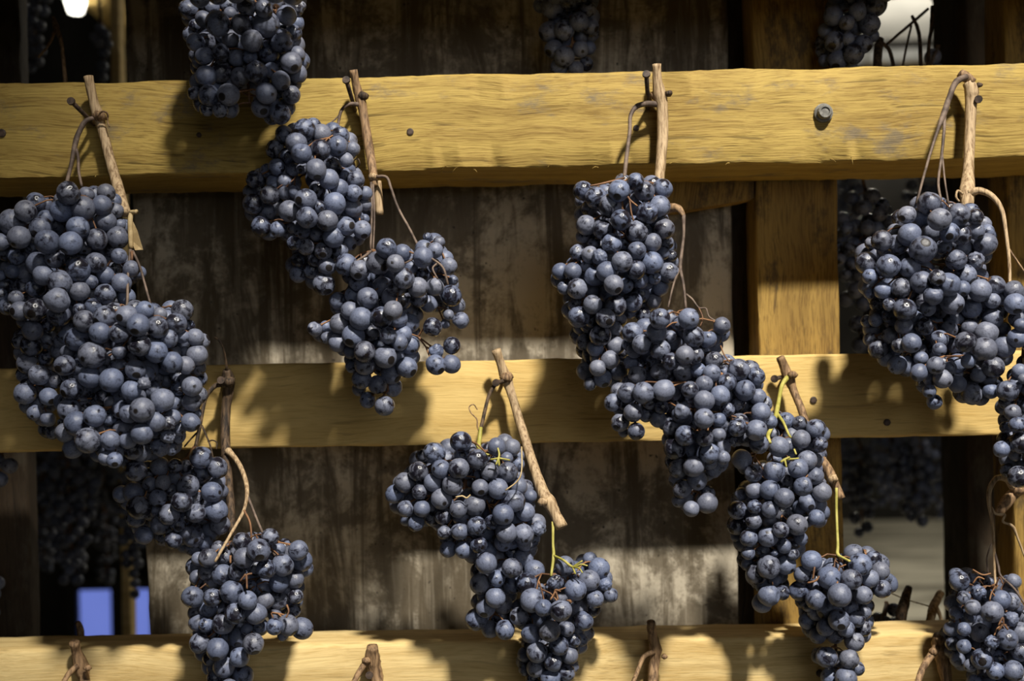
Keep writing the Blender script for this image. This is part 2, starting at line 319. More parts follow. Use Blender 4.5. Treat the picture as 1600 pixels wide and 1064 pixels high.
# grapes read from the photograph: x,y,diameter in pixels; b = behind its neighbours, d = dented, s = shrivelled
BERRIES = {
 'M1a': '''476,203,31 444,210,26b 463,224,31 471,240,30 501,234,29 502,210,29b 528,228,28 532,212,26b 551,233,21b 541,250,21 431,234,29b 449,244,24b 432,261,24b 494,265,29 458,265,20b 471,264,15b 514,280,30 541,275,21b 556,281,26 530,294,27d 553,302,24 571,302,21b 571,320,18b 398,280,25 422,305,28 396,319,30 390,299,19b 445,302,19b 461,300,19b 445,284,21b 478,312,31 496,296,24b 498,323,19 523,318,32 452,330,30 480,340,31d 511,345,31 540,354,28 552,325,26b 566,359,25 561,339,15b 570,342,14b 408,354,29 434,358,22 459,355,19b 472,360,24b 495,366,20b 521,371,30d 546,380,21b 459,380,20 478,386,24 505,392,26 531,391,24 466,406,22b 511,416,26 466,428,25b 488,422,25b 492,405,22b 418,330,25b 428,285,22b 506,444,31''',
 'M1b': '''541,414,32 562,422,28 591,411,34 604,388,30 618,412,26 629,395,25b 661,402,30d 631,435,30 653,449,28 680,448,26d 705,462,30 701,416,25 680,391,22 686,379,18b 668,371,15sb 708,438,15b 680,415,20b 661,428,19b 642,418,20b 690,442,15b 574,466,30 551,461,22b 528,470,25b 547,486,28 564,498,32 596,496,32 614,485,27 531,506,29 492,514,22 509,511,18b 528,536,26b 511,528,18b 552,525,32 580,520,24b 606,524,25 624,535,24 641,539,28b 547,550,20b 570,550,30 570,570,30 602,558,31 550,573,19b 636,574,30b 565,592,29 611,584,29b 590,601,27 614,605,26b 561,608,21b 640,505,28b 628,468,30b 655,466,25b 670,475,24b 685,478,19b 676,511,28d 720,501,25d 701,492,16 696,506,14b 706,540,25 681,549,24s 681,570,28 705,569,27 575,625,23b 601,634,29 598,448,29b 612,465,29b 592,432,25b 620,450,28b 622,498,26b 630,522,25b''',
 'C1a': '''720,690,30 679,708,32 660,712,19b 736,701,15b 721,712,22b 746,718,30 776,698,27 800,699,25b 792,716,18b 809,725,20b 654,737,30 689,733,27 717,732,30 765,737,26 793,738,30 632,754,29 676,754,26 707,758,30 616,772,26 656,769,22 750,762,24 778,764,30 810,760,26 829,775,19b 634,795,24 659,795,24 690,779,30 716,796,26 742,790,30 802,783,32 780,785,15b 821,800,28 786,804,30 650,818,23 635,812,18b 692,806,26 694,832,20 718,830,26 745,822,29 791,832,30 818,835,29 841,826,25s 700,858,24 724,859,25 748,851,24 675,810,22b 760,880,31 800,888,29 818,872,28b 786,848,25b 820,849,22b 776,904,24 750,912,30 835,891,28 800,914,25b 675,790,18b 748,742,15b 774,934,30 759,949,28 786,944,28b 744,968,31 766,983,26b 789,984,28''',
 'C1b': '''823,912,32 831,938,34 868,910,25s 875,900,25b 883,884,28b 899,921,32 921,907,30 936,888,30 922,874,21b 930,936,25 946,913,22s 954,930,22b 849,950,26d 876,954,32 811,963,26 818,970,25b 904,952,25b 912,970,29 885,982,24 859,986,31 830,990,28 896,1000,22 908,1000,18b 873,1009,29 820,1023,22b 839,1019,30 890,1024,24 864,1035,28 820,1046,19b 837,1044,26 885,1051,26 896,1042,16b 860,1060,29 832,1059,20b 904,900,15b 845,920,15b 855,928,15b 875,1076,28 845,1078,28 860,1093,28''',
 'R1a': '''911,298,28 931,309,31 921,325,24b 953,322,34 967,298,30 993,284,25 1007,299,28 1035,295,29 992,309,15b 1030,323,31 1011,333,32d 1038,358,30 916,352,29 911,370,21b 941,358,28d 970,344,30 995,362,32 1019,379,28 1042,379,19b 1050,400,16b 1036,396,18b 995,392,27 956,381,29 975,378,22b 928,381,19b 902,395,24 922,398,25 937,402,25s 916,416,18 972,409,30 1019,411,32 1045,426,30d 875,424,24 895,424,25 881,450,19 928,432,28d 948,425,30d 994,422,28 1022,434,19 902,451,29 925,454,20b 959,445,28 951,458,28b 1000,438,25b 1032,449,24b 978,446,22b 1002,460,24b 1022,471,22b 899,476,22b 926,476,28 904,495,31 988,472,30b 962,478,30b 946,497,28 1005,492,22b 925,500,22b 985,488,18b 906,512,20b 1010,442,20b 938,524,30 962,514,22sb 962,540,27 913,535,24b 930,544,24 953,562,27d 934,575,25 914,580,25b 966,579,28b 942,591,26b 922,600,19b 972,549,20b 918,508,22b''',
 'R1b': '''1031,498,30 1026,518,29 1076,498,30 1061,505,22b 1084,526,30 1106,530,25 1003,538,29 991,548,22b 989,520,30 1031,546,29 1047,526,18b 1070,555,27 1086,555,25 1049,565,25 1022,564,22b 996,586,25b 1029,581,24b 1068,580,29b 1091,579,22b 986,566,22sb 981,614,29 1005,614,31 1016,628,22b 1037,610,30 958,629,26 975,631,18b 989,645,27 969,660,26 994,674,25 1034,636,21b 1028,655,24b 1010,648,22b 974,675,15b 1054,616,18b 1078,609,24 1100,600,25d 1100,626,29 1066,642,24 1100,654,29 1071,681,30 1049,670,25b 1128,509,26d 1114,529,23b 1116,563,25 1154,578,31 1181,588,25 1112,583,26 1131,581,15b 1136,598,28 1125,618,28 1164,610,30 1184,620,24 1137,640,21 1152,632,22b 1189,644,28 1204,659,20b 1123,656,21 1152,668,26 1182,672,31d 1123,679,20 1101,685,25 1186,694,28 1108,708,30 1084,729,30 1089,750,28 1060,732,28 1115,735,21b 1109,722,22b 1066,764,26 1060,782,19 1105,786,30 1080,795,23 1144,690,18sb 1055,700,32b 1130,715,20b 1080,705,28b 1128,700,25b''',
 'R2a': '''1228,658,25b 1249,661,21b 1275,670,28 1281,694,22 1252,686,27 1232,695,20b 1217,698,30 1208,678,18b 1202,655,20b 1159,718,29 1177,739,27 1209,736,32 1247,732,30 1261,719,29 1276,718,19b 1273,744,25 1255,760,28 1284,769,28 1228,751,20b 1203,766,30 1225,778,29 1178,766,24 1203,796,25 1179,792,21 1152,797,28 1178,814,24 1276,809,24 1261,814,18b 1245,820,30 1220,828,24 1200,839,29 1170,841,26 1251,842,20 1225,853,22 1169,864,20 1191,862,22b 1239,866,18 1210,864,11s 1262,785,25b 1281,788,20b 1152,820,28b 1202,814,20b 1150,838,15b 1158,772,20b 1168,882,18b 1201,886,32 1228,882,28 1182,897,29 1201,930,32 1222,926,22 1191,942,29 1212,908,19b 1189,918,15b''',
 'R2b': '''1268,876,30 1254,898,26 1302,887,28b 1296,903,34 1249,923,30 1275,937,29 1270,916,18b 1334,865,28 1316,873,15b 1344,882,32 1365,873,25b 1376,892,25 1386,903,15b 1330,905,30 1359,904,26 1378,920,26 1349,930,26 1312,930,34 1329,948,22b 1350,957,21 1311,969,30 1339,967,24 1290,980,25 1322,983,24 1349,982,21 1335,1002,28 1305,990,28b 1278,992,25b 1261,970,24b 1260,958,22b 1275,956,25b 1292,952,28b 1262,946,18b 1292,1027,31 1277,1027,18b 1327,1030,28 1339,1044,21 1300,1050,20b 1296,1058,25 1322,1060,31 1310,1078,28 1332,1083,25 1322,1098,25''',
 'F1a': '''1452,318,34d 1417,336,25 1438,339,28b 1468,343,32 1497,336,32 1524,339,23 1525,361,24 1542,362,21d 1540,382,33d 1484,364,28 1502,367,29 1455,362,28b 1421,367,33 1398,361,21b 1378,376,30 1361,380,18b 1402,382,30b 1442,390,38 1474,385,25b 1494,406,30 1524,408,28s 1508,430,30 1446,418,18b 1354,411,31 1388,416,34 1422,418,30 1359,432,22 1440,441,33 1464,434,24 1481,445,34d 1504,451,22 1531,454,32 1555,446,28 1551,470,22 1566,466,20 1408,450,28 1379,454,25 1358,458,16 1458,462,28 1450,482,22 1488,474,32 1414,484,32 1390,476,19 1388,495,19b 1412,509,25 1368,500,20b 1355,502,18b 1445,510,25b 1551,498,29 1541,520,33d 1568,514,21 1509,534,30 1538,546,35d 1569,542,32 1468,530,25b 1424,536,28 1405,540,21 1468,546,20 1391,525,25b 1372,545,28b 1518,482,28b 1370,475,20b 1515,512,22b 1482,515,25b 1360,530,20b 1436,582,25 1462,571,25 1484,575,20b 1452,611,19 1460,628,22 1402,570,28b 1519,616,31b 1496,600,25b 1473,592,28b 1513,564,21 1552,574,32 1529,586,22b 1548,611,22 1439,560,20b 1454,592,22b 1496,568,28b''',
 'F1b': '''1584,454,28 1586,475,29 1595,508,19 1590,528,28 1593,580,22 1574,611,31 1572,628,21b 1582,644,24 1590,664,24 1572,668,18b 1599,592,15 1596,628,18b 1614,470,30 1616,502,30 1614,535,30 1616,565,30 1612,605,30 1612,635,28 1609,660,28 1565,702,24 1594,692,30 1586,711,18b 1574,734,20b 1592,745,31 1599,725,15b 1614,715,28 1614,745,28''',
 'F2': '''1499,908,29 1494,898,20b 1519,903,19b 1506,934,20 1529,926,24s 1544,930,18b 1584,908,21 1565,937,28 1580,940,25 1520,949,22 1550,956,32 1580,967,24s 1489,943,25b 1494,958,20b 1594,988,30 1574,999,30 1550,1003,21s 1530,988,28b 1506,983,20 1506,1010,21 1534,1030,29 1555,1048,25 1583,1048,29 1516,1040,18 1594,1018,28 1542,1013,22b 1486,983,22b 1489,1006,22b 1496,1030,22b 1516,963,18b 1539,1050,22b 1559,1028,22b 1589,948,18b 1546,910,15b 1614,973,30 1612,1003,28 1612,1033,28 1572,1070,28 1546,1073,28 1522,1066,22 1599,1063,28''',
 'L1a': '''107,302,34d 135,304,22b 166,301,25 130,326,35 96,329,32 159,321,29 181,329,22b 56,316,28b 40,330,31 166,346,29 145,348,18b 188,351,16b 122,356,34d 19,348,38 71,341,24b 64,356,32 30,371,32 2,378,25 74,378,35 110,380,32 131,386,22b 151,374,30 184,371,32 186,400,22 51,388,21b 86,404,28 60,412,34 150,411,29 122,421,35 205,420,24 218,426,20b 165,430,25 190,442,28 19,424,20b 68,430,29 94,441,35 142,440,20 124,455,29 1,430,15b 2,461,20b 56,450,28b 89,469,36 165,460,30 198,464,25 25,466,22 55,484,32 32,486,28 92,492,35d 146,480,25 125,484,20 144,459,18b 172,478,18b 51,516,30 75,508,20b 180,420,22b 25,400,25b 112,405,22b 15,482,15b -15,352,30 -18,380,30 -15,410,28b 31,534,21 49,540,31 43,568,30 75,530,28b 71,560,22b 61,586,30 39,615,31 42,598,18b 88,595,22 76,620,26 60,630,24b 54,645,22 75,655,22 82,676,19b''',
 'L1b': '''132,502,32 164,495,32 198,494,31 121,530,36 101,526,20b 156,520,31 186,521,29 216,508,32 226,485,26 246,511,31 218,539,32 244,549,32 144,555,38 124,560,15b 165,562,15b 186,550,20 105,550,20b 91,551,15b 101,571,29 140,589,32 174,594,35 200,604,22b 112,608,31 101,624,16b 108,640,32 148,650,32 120,662,35 102,676,28 137,688,37 114,701,28b 96,660,12b 171,655,21b 172,688,29 158,670,15b 165,716,21 179,719,22 208,702,30b 212,735,32b 225,599,20s 175,630,22b 192,622,25b 160,620,22b 285,485,31 275,506,30 250,491,20b 264,529,26 294,510,20b 285,526,20d 305,527,25 269,566,30 272,550,19b 290,571,25 289,549,15b 308,555,30 310,575,22b 300,604,29 314,595,15b 278,608,20b 300,628,28 298,660,26 305,645,18b 254,625,34 222,641,35 202,646,28b 280,670,20b 244,659,28d 261,661,25s 271,652,22 222,678,30 262,682,22s 250,699,31s 268,702,18b 205,610,28b 230,585,25b 242,590,25b 270,630,22b 212,578,29b 232,578,29b 212,620,28b 240,610,25b 225,635,25b 190,640,28b 185,575,28b 192,670,28b 200,688,25b 155,630,25b''',
 'L2a': '''250,729,29 274,728,22 290,728,19b 314,715,32 339,731,30 294,759,32 255,754,22 234,756,21 190,772,25 209,769,30 217,793,35d 212,810,28b 247,778,24 266,766,18b 284,784,31d 310,769,18b 331,769,30 345,768,22b 338,798,32 306,802,28 264,804,30 250,820,28 225,836,28 288,810,20b 344,820,29 271,844,25 302,838,32b 330,830,28b 302,855,25b 322,848,22b 244,798,20b 290,832,18b 278,820,22b 305,780,25b 232,740,18b 315,740,28b''',
 'L2b': '''378,847,28 404,860,32 422,839,25 381,872,30 325,872,28 310,873,20b 342,857,22b 352,870,22b 466,860,29 471,876,31 442,883,32 461,906,26 436,910,28 416,889,29 398,887,22b 435,858,20b 322,894,24d 308,902,22b 348,898,31d 369,894,25 362,925,34 301,933,32 332,934,28 387,938,28 415,938,25d 368,958,30 400,959,30 325,950,28b 349,974,32 309,973,25 322,976,21 462,932,22 450,977,30 472,982,30 429,979,24 430,962,20b 460,954,18b 442,993,15b 406,979,25b 386,983,18b 372,996,28b 396,1006,29 312,1005,29 340,1014,32 374,1027,29 329,1028,22b 350,1042,31 380,1056,29 331,1046,15b 335,1059,22 349,1059,25b 410,918,25b 436,938,28b 392,916,18b 332,990,15b 355,998,22b 358,1076,28 375,1083,25 348,1090,25''',
 'T1': '''385,9,29 412,14,25 330,12,24b 318,30,24 340,37,36 377,38,29 416,38,38 448,24,28 462,15,22b 458,52,25 439,64,36 394,64,31 306,66,26 319,88,25 345,82,25 465,85,22 455,98,30 465,115,26 322,119,29 400,112,32 439,126,26 304,146,20 326,149,30 357,148,31 416,146,30 455,148,26 324,170,21 344,172,22 360,170,25b 438,178,30 408,168,28b 390,88,22b 360,60,25b 420,82,30b 375,120,28b 345,112,30b 370,90,25b 305,40,18b 360,21,18b 295,15,28b 425,110,22b 310,98,18b 470,10,15b 312,-5,30 340,-10,30 368,-12,30 400,-18,30 430,-12,30 455,-10,30 300,-32,30 328,-38,30 358,-42,30 388,-45,30 418,-42,30 448,-38,30 470,-25,28 315,-68,30 345,-72,30 375,-75,30 405,-75,30 435,-68,30 335,-100,30 365,-105,30 395,-105,30 422,-98,30 308,-95,30 450,-90,30 320,-128,31 350,-132,31 380,-135,31 410,-132,31 440,-125,31 470,-120,30 335,-160,31 365,-162,31 395,-162,31 425,-158,31 455,-150,30 355,-190,30 385,-192,30 415,-188,30 480,-75,30 482,-100,30 488,-50,30''',
 'T2': '''863,11,33 845,8,23b 905,34,28 923,41,23 919,14,24 858,50,29 882,47,29 865,77,26 882,89,29 874,105,27 907,77,23 921,75,18b 900,108,23 916,100,20 907,58,20b 884,18,30b 889,2,27 869,-9,27 908,-8,27 928,-11,24 845,-11,24 833,-30,30 860,-33,30 887,-32,30 913,-33,30 935,-33,29 845,-60,30 872,-62,30 899,-62,30 925,-60,30 860,-89,30 887,-90,30 911,-89,30''',
 'T3': '''1368,8,32 1340,18,26 1302,25,28 1323,36,22 1358,38,30 1364,56,18b 1304,65,30 1325,61,18 1348,69,26 1334,84,30 1308,94,29 1285,80,20b 1288,95,18b 1338,41,25b 1318,8,25b 1290,48,22b 1320,80,20b 1328,100,20b 1332,-10,30 1308,-10,30 1358,-18,30 1382,-12,28 1288,-25,30 1320,-38,30 1350,-42,30 1380,-38,30 1405,-25,28 1302,-62,30 1332,-68,30 1362,-70,30 1390,-62,30 1325,-95,30 1355,-98,30 1380,-90,30''',
}

# ------------------------------------------------------------------ the room
def slab(name, lo, hi, mat, kind='structure'):
    c = (Vector(lo) + Vector(hi)) / 2
    o = MB().box(lo, hi).build(name, mat, None, False, c)
    tag(o, kind=kind); return o
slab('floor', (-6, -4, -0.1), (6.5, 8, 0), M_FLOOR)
slab('ceiling', (-6, -4, 3.3), (6.5, 8, 3.4), M_CEIL)
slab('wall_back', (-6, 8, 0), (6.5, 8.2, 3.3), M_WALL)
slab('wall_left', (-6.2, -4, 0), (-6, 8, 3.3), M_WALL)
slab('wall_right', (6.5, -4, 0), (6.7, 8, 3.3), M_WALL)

# ------------------------------------------------------------------ the rack
def beam(name, lo, hi, mat, axis=0, seg=120, rough=0.0012, seed=0, bev=0.0025, keep=None):
    """sawn timber: rounded arrises that wander, slightly uneven faces"""
    lo, hi = Vector(lo), Vector(hi); c = (lo + hi) / 2; h = (hi - lo) / 2
    a = axis; b, d = [i for i in range(3) if i != axis]
    # cross-section with rounded corners and a few points on each face
    sec = []
    def corner(sb, sd):
        pts = []
        for t in (0, 45, 90):
            pts.append((t, sb, sd))
        return pts
    hb, hd = h[b], h[d]
    for sb, sd, s0 in ((1, 1, 0), (-1, 1, 90), (-1, -1, 180), (1, -1, 270)):
        for t in (0, 45, 90):
            an = math.radians(s0 + t)
            sec.append((sb * (hb - bev) + bev * math.cos(an), sd * (hd - bev) + bev * math.sin(an), 1.0))
        nb, nd = {(1, 1): (-1, 1), (-1, 1): (-1, -1), (-1, -1): (1, -1), (1, -1): (1, 1)}[(sb, sd)]
        for q in (0.33, 0.66):
            eb = sb * hb + (nb - sb) * hb * q; ed = sd * hd + (nd - sd) * hd * q
            if sb == nb: eb = sb * hb
            if sd == nd: ed = sd * hd
            sec.append((eb, ed, 0.45))
    n = len(sec); verts = []; faces = []
    for i in range(seg + 1):
        s = -h[a] + 2 * h[a] * i / seg
        for j, (pb, pd, k) in enumerate(sec):
            nb = noise.noise(Vector((s * 22 + seed * 3.1, pb * 60 + j * 0.3, pd * 60))) * rough * k
            nd = noise.noise(Vector((s * 25 - seed * 5.7, pb * 60, pd * 60 + j * 0.7 + 9))) * rough * k
            nb += noise.noise(Vector((s * 160, j * 1.3, seed))) * rough * 0.5 * k
            nd += noise.noise(Vector((s * 170, j * 1.7 + 4, seed))) * rough * 0.5 * k
            v = [0, 0, 0]; v[a] = s; v[b] = pb + nb; v[d] = pd + nd
            verts.append(v)
    for i in range(seg):
        for j in range(n):
            p = i * n + j; q = i * n + (j + 1) % n
            faces.append((p, q, q + n, p + n))
    faces.append(tuple(range(n))); faces.append(tuple(seg * n + k for k in range(n)))
    me = bpy.data.meshes.new(name); me.from_pydata(verts, [], faces)
    bm = bmesh.new(); bm.from_mesh(me); bmesh.ops.recalc_face_normals(bm, faces=bm.faces)
    for f in bm.faces: f.smooth = True
    for e in bm.edges:
        if len(e.link_faces) == 2 and e.calc_face_angle(0) > 0.9: e.smooth = False
    bm.to_mesh(me); bm.free()
    return link_mesh(name, me, mat, None, c)

D_TOP, D_LOW = 1.0, 1.04
def rail_z(py, d): return P(800, py, d).z
T_TOP = 0.088
top_rail = beam('wooden_rail', (-0.80, D_TOP, rail_z(262, D_TOP)), (0.80, D_TOP + T_TOP, rail_z(115, D_TOP)), M_RAIL_TOP, seed=1, rough=0.0016, bev=0.002, seg=220)
tag(top_rail, 'thick weathered yellow rail with a bolt head, uppermost of the three in view', 'rail', 'rack rails')
mid_rail = beam('wooden_rail', (-0.80, D_LOW, rail_z(693, D_LOW)), (0.80, D_LOW + 0.047, rail_z(562, D_LOW)), M_RAIL_MID, seed=2, rough=0.0010)
mid_rail.rotation_euler.y = math.radians(0.15)
tag(mid_rail, 'smooth pine rail with a brown knot across the middle of the rack', 'rail', 'rack rails')
low_rail = beam('wooden_rail', (-0.80, D_LOW - 0.014, rail_z(1140, D_LOW - 0.014)), (0.80, D_LOW + 0.049, rail_z(1002, D_LOW - 0.014)), M_RAIL_LOW, seed=3, rough=0.0012, bev=0.004)
low_rail.rotation_euler.y = math.radians(0.15)
tag(low_rail, 'pale pine rail with its lit top edge showing, lowest in view', 'rail', 'rack rails')
up_rail = beam('wooden_rail', (-0.80, 0.960, rail_z(-31, 0.96)), (0.80, 0.980, rail_z(-490, 0.96)), M_RAIL_TOP, seed=5)  # unseen board, lowered and widened so its shadow covers the pillar top
tag(up_rail, 'yellow board above the picture, widened to shade the bunches it carries', 'rail', 'rack rails')

D_POST = 1.0905
def px_x(px, py, d): return P(px, py, d).x
post_x0 = px_x(1183, 400, D_POST); post_x1 = px_x(1310, 400, D_POST)
post = beam('rack_post', (post_x0, D_POST, 0.0), (post_x1, D_POST + 0.048, 1.75), M_POST, axis=2, seed=7, seg=160, rough=0.0012)
tag(post, 'upright yellow-brown post with dark stains right of the concrete pillar', 'post', 'rack posts')
pr0 = px_x(1577, 400, D_POST)
post_r = beam('rack_post', (pr0, D_POST, 0.0), (pr0 + 0.075, D_POST + 0.048, 1.75), M_POST, axis=2, seed=8, seg=120)
tag(post_r, 'upright yellow-brown post cut by the right edge of the picture', 'post', 'rack posts')
pl1 = px_x(43, 720, D_POST)
pl1 = px_x(43, 720, 1.21)
post_l = beam('rack_post', (pl1 - 0.09, 1.21, 0.0), (pl1, 1.235, 1.75), M_POST_SHADE, axis=2, seed=9, seg=120)
tag(post_l, 'upright brown post at the left edge of the picture', 'post', 'rack posts')
pd0 = px_x(1512, 780, 1.32)
post_d = beam('rack_post', (pd0, 1.32, 0.0), (pd0 + 0.09, 1.40, 1.9), M_POST_SHADE, axis=2, seed=10, seg=80)
tag(post_d, 'dark upright post standing in shadow behind the right end of the rails', 'post', 'rack posts')

pg0 = px_x(1146, 420, 1.132) + 0.001
gap_shade = beam('rack_post', (pg0, 1.16, 0.0), (pg0 + 0.06, 1.19, 1.9), M_POST_SHADE, axis=2, seed=14, seg=60)  # added dark strip standing in for the shade in the gap
tag(gap_shade, 'dark narrow board added to shade the gap between pillar and stained post', 'post', 'rack posts')

D_PIL = 1.132
pil0 = px_x(196, 60, D_PIL); pil1 = px_x(1146, 420, D_PIL)
pil = beam('concrete_pillar', (pil0, D_PIL, 0.0), (pil1, D_PIL + 0.26, 3.3), M_CONC, axis=2, seed=12, seg=160, rough=0.002, bev=0.006)
for v in pil.data.vertices:                     # its left side leans inwards towards the foot
    if v.co.x < 0:
        wz = v.co.z + pil.location.z
        v.co.x += max(-0.02, min(0.025, (1.20 - wz) * 0.021))
tag(pil, 'broad concrete pillar with dark vertical stains behind the rails', 'pillar', kind='structure')

# short batten behind the top rail, its lower edge cut on a slant
bt = MB()
bp = [P(1000, 270, 1.0890), P(1178, 270, 1.0890), P(1178, 309, 1.0890), P(1160, 314, 1.0890), P(1060, 330, 1.0890), P(1000, 336, 1.0890)]
nb_ = len(bp)
for yy in (0.0, 0.020):
    for p in bp: bt.v.append(p + Vector((0, yy, 0)))
bt.f.append(tuple(range(nb_))); bt.f.append(tuple(range(nb_, 2 * nb_)))
for i in range(nb_): bt.f.append((i, (i + 1) % nb_, nb_ + (i + 1) % nb_, nb_ + i))
bo = bt.build('wooden_batten', M_POST, None, False, P(1100, 300, 1.095))
tag(bo, 'short wooden batten with slanted lower edge under the top rail', 'batten')

# splinters along the lower front edge of the top rail
rs = random.Random(5)
for px, py, ln in ((690, 270, 26), (706, 272, 20), (855, 264, 10), (935, 263, 12), (1045, 258, 16), (1297, 250, 12), (1330, 247, 22), (150, 277, 9), (1140, 256, 10), (745, 270, 8)):
    m = MB(); a = P(px, py - 1, 0.9995); d = Vector((rs.uniform(-1, 1), -0.5, rs.uniform(-0.9, 0.3))).normalized()
    L = ln * K
    m.tube([(a + d * L * t + Vector((0, 0, 0.25 * L * math.sin(t * 2.6))), 0.00055 * (1 - 0.8 * t)) for t in (0, 0.25, 0.5, 0.75, 1)], 4)
    m.build('splinter', M_RAIL_TOP, top_rail, True, top_rail.location)

# bolt and nails
def bolt(px, py, d, r, label):
    c = P(px, py, d); e = empty('bolt', c)
    MB().lathe([(0.002, r * 1.32), (-0.0022, r * 1.30), (-0.0030, r * 1.1)], 20).build('washer', M_BOLT, e, False)
    MB().lathe([(-0.002, r), (-0.0065, r), (-0.0080, r * 0.86), (-0.0080, r * 0.62), (-0.0068, r * 0.55)], 14).build('bolt_head', M_BOLT, e, False)
    tag(e, label, 'bolt'); return e
bolt(1286, 177, D_TOP - 0.0005, 0.0062, 'grey round bolt head sunk in the upper rail above the post')
def nail_head(px, py, d, r, label, mat=M_IRON):
    c = P(px, py, d); e = empty('nail', c)
    MB().lathe([(0.0, r * 0.4), (0.02, r * 0.35)], 8).build('nail_shank', mat, e)
    MB().lathe([(0.0006, r), (-0.0008, r), (-0.0012, r * 0.7)], 14).build('nail_head', mat, e, False)
    tag(e, label, 'nail', 'nails'); return e
nail_head(1271, 625, D_LOW - 0.0004, 0.0031, 'dark nail head in the middle rail beside the slanting cane')
nail_head(1386, 660, D_LOW - 0.0004, 0.0031, 'dark nail head in the middle rail near its lower edge at right')
nail_head(1281, 1052, D_LOW - 0.0144, 0.0033, 'dark nail head in the lowest rail beside the hanging bunch tip')
nail_head(3, 208, D_TOP - 0.0004, 0.0036, 'dark nail head at the left end of the upper rail')
def long_nail(head, foot, d0, d1, label):
    a = P(*head, d0); b = P(*foot, d1); e = empty('nail', b)
    t = (b - a).normalized()
    MB().tube([(a - b, 0.0019), (Vector((0, 0, 0)) + t * 0.018, 0.0017)], 8).build('nail_shank', M_IRON, e)
    MB().tube([(a - b - t * 0.0010, 0.0032), (a - b + t * 0.0008, 0.0034), (a - b + t * 0.0012, 0.0024)], 12).build('nail_head', M_IRON, e, False)
    tag(e, label, 'nail', 'nails')
long_nail((111, 158), (147, 194), 0.952, 0.9995, 'long iron nail slanting from the upper rail beside the leftmost cane')
long_nail((541, 125), (555, 172), 0.955, 0.9995, 'long iron nail behind the cane of the central upper bunch')
long_nail((1010, 116), (1013, 168), 0.955, 0.9995, 'upright iron nail left of the straight pale cane on the upper rail')
long_nail((1529, 155), (1522, 158), 0.975, 0.9995, 'iron nail holding the thick cane at the right of the upper rail')
long_nail((775, 598), (786, 596), 1.005, 1.0395, 'iron nail under the cane at the centre of the middle rail')
long_nail((1210, 592), (1226, 588), 1.005, 1.0395, 'iron nail beside the green stalk on the middle rail')
long_nail((577, 1055), (580, 1050), 0.995, 1.0255, 'iron nail in the fork of the stubby cane on the lowest rail')
long_nail((345, 594), (350, 598), 1.005, 1.0395, 'iron nail behind the dark cane at the left of the middle rail')

# nail holes and cracks: small dark plugs driven into the upper rail
for px, py, r, lab in ((641, 206, 0.0030, 'small dark knot plug in the upper rail right of the centre-left cane'),
                       (311, 211, 0.0022, 'tiny dark nail hole plug in the upper rail under the shaded bunch'),
                       (994, 200, 0.0026, 'small dark nail stub in the upper rail between stalk and straight cane')):
    nail_head(px, py, D_TOP - 0.0002, r, lab)

# ------------------------------------------------------------------ grapes
def berry_mesh(name, seed, sub=3, lump=0.02, dents=(), wrinkle=0.0, squash=1.0):
    bm = bmesh.new(); bmesh.ops.create_icosphere(bm, subdivisions=sub, radius=1.0)
    for v in bm.verts:
        n = v.co.normalized(); r = 1.0 + lump * noise.noise(n * 1.3 + Vector((seed * 3.7, seed, 1)))
        for (dv, w, dep) in dents:
            c = n.dot(Vector(dv).normalized()); t = max(0.0, (c - (1 - w)) / w)
            r -= dep * t * t * (3 - 2 * t)
        if wrinkle:
            r += wrinkle * (abs(noise.noise(n * 2.6 + Vector((seed, seed * 2.1, 3)))) - 0.25) - wrinkle * 0.3
        # small navel at the flower end, slight neck at the stalk
        r -= 0.03 * max(0.0, (-n.z - 0.96) / 0.04)
        v.co = n * r; v.co.z *= squash
    for f in bm.faces: f.smooth = True
    me = bpy.data.meshes.new(name); bm.to_mesh(me); bm.free(); me.materials.append(M_GRAPE)
    return me
rs = random.Random(3)
NORMAL = [berry_mesh('grape', i, 4 if i < 3 else 3, 0.035, (), 0, 1.0 + 0.05 * (i % 3 - 0.6)) for i in range(5)]
DENT = [berry_mesh('dented_grape', 20 + i, 4, 0.05, [((0.5 - i * 0.4, -0.8, 0.35 * (i - 1)), 0.16, 0.20), ((-0.6, 0.7, 0.2), 0.2, 0.12)], 0.03, 0.95) for i in range(3)]
SHRIV = [berry_mesh('shrivelled_grape', 40 + i, 4, 0.10, [((0.2, -0.9, 0.3 - 0.3 * i), 0.22, 0.28)], 0.28, 0.92) for i in range(3)]
SMALLM = [berry_mesh('grape', 60 + i, 3, 0.03) for i in range(2)]

AXIS = dict(L1a=.950, L1b=.922, L2a=.986, L2b=.972, M1a=.948, M1b=.945, C1a=.978, C1b=.982, R1a=.948, R1b=.925,
            R2a=.984, R2b=.988, F1a=.945, F1b=.930, F2=.990, T1=.925, T2=1.070, T3=1.068)
B = []          # cluster, px, py, dpx, flags, D
for cl, txt in BERRIES.items():
    rows = []
    for w_ in txt.split():
        fl = ''
        while w_[-1] in 'bsd': fl += w_[-1]; w_ = w_[:-1]
        x, y, d = map(float, w_.split(',')); d *= 1.11; rows.append([cl, x, y, d, fl])
    xs = np.array([r[1] for r in rows]); ys = np.array([r[2] for r in rows]); ds = np.array([r[3] for r in rows])
    for r in rows:
        near = np.abs(ys - r[2]) < 30
        xl = (xs - ds / 2)[near].min(); xr = (xs + ds / 2)[near].max()
        half = max((xr - xl) / 2, 14); u = (r[1] - (xl + xr) / 2) / half
        T = min(half, 85) * K * 0.72
        dax = AXIS[cl]
        if cl == 'T1': dax -= min(0.10, max(0.0, 8 - r[2]) * 0.0018)  # unseen upper grapes pushed forward to shade the ones below
        D = dax - T * math.sqrt(max(0.05, 1 - u * u))
        if 'b' in r[4]: D += 0.0155
        B.append(r + [D, half])
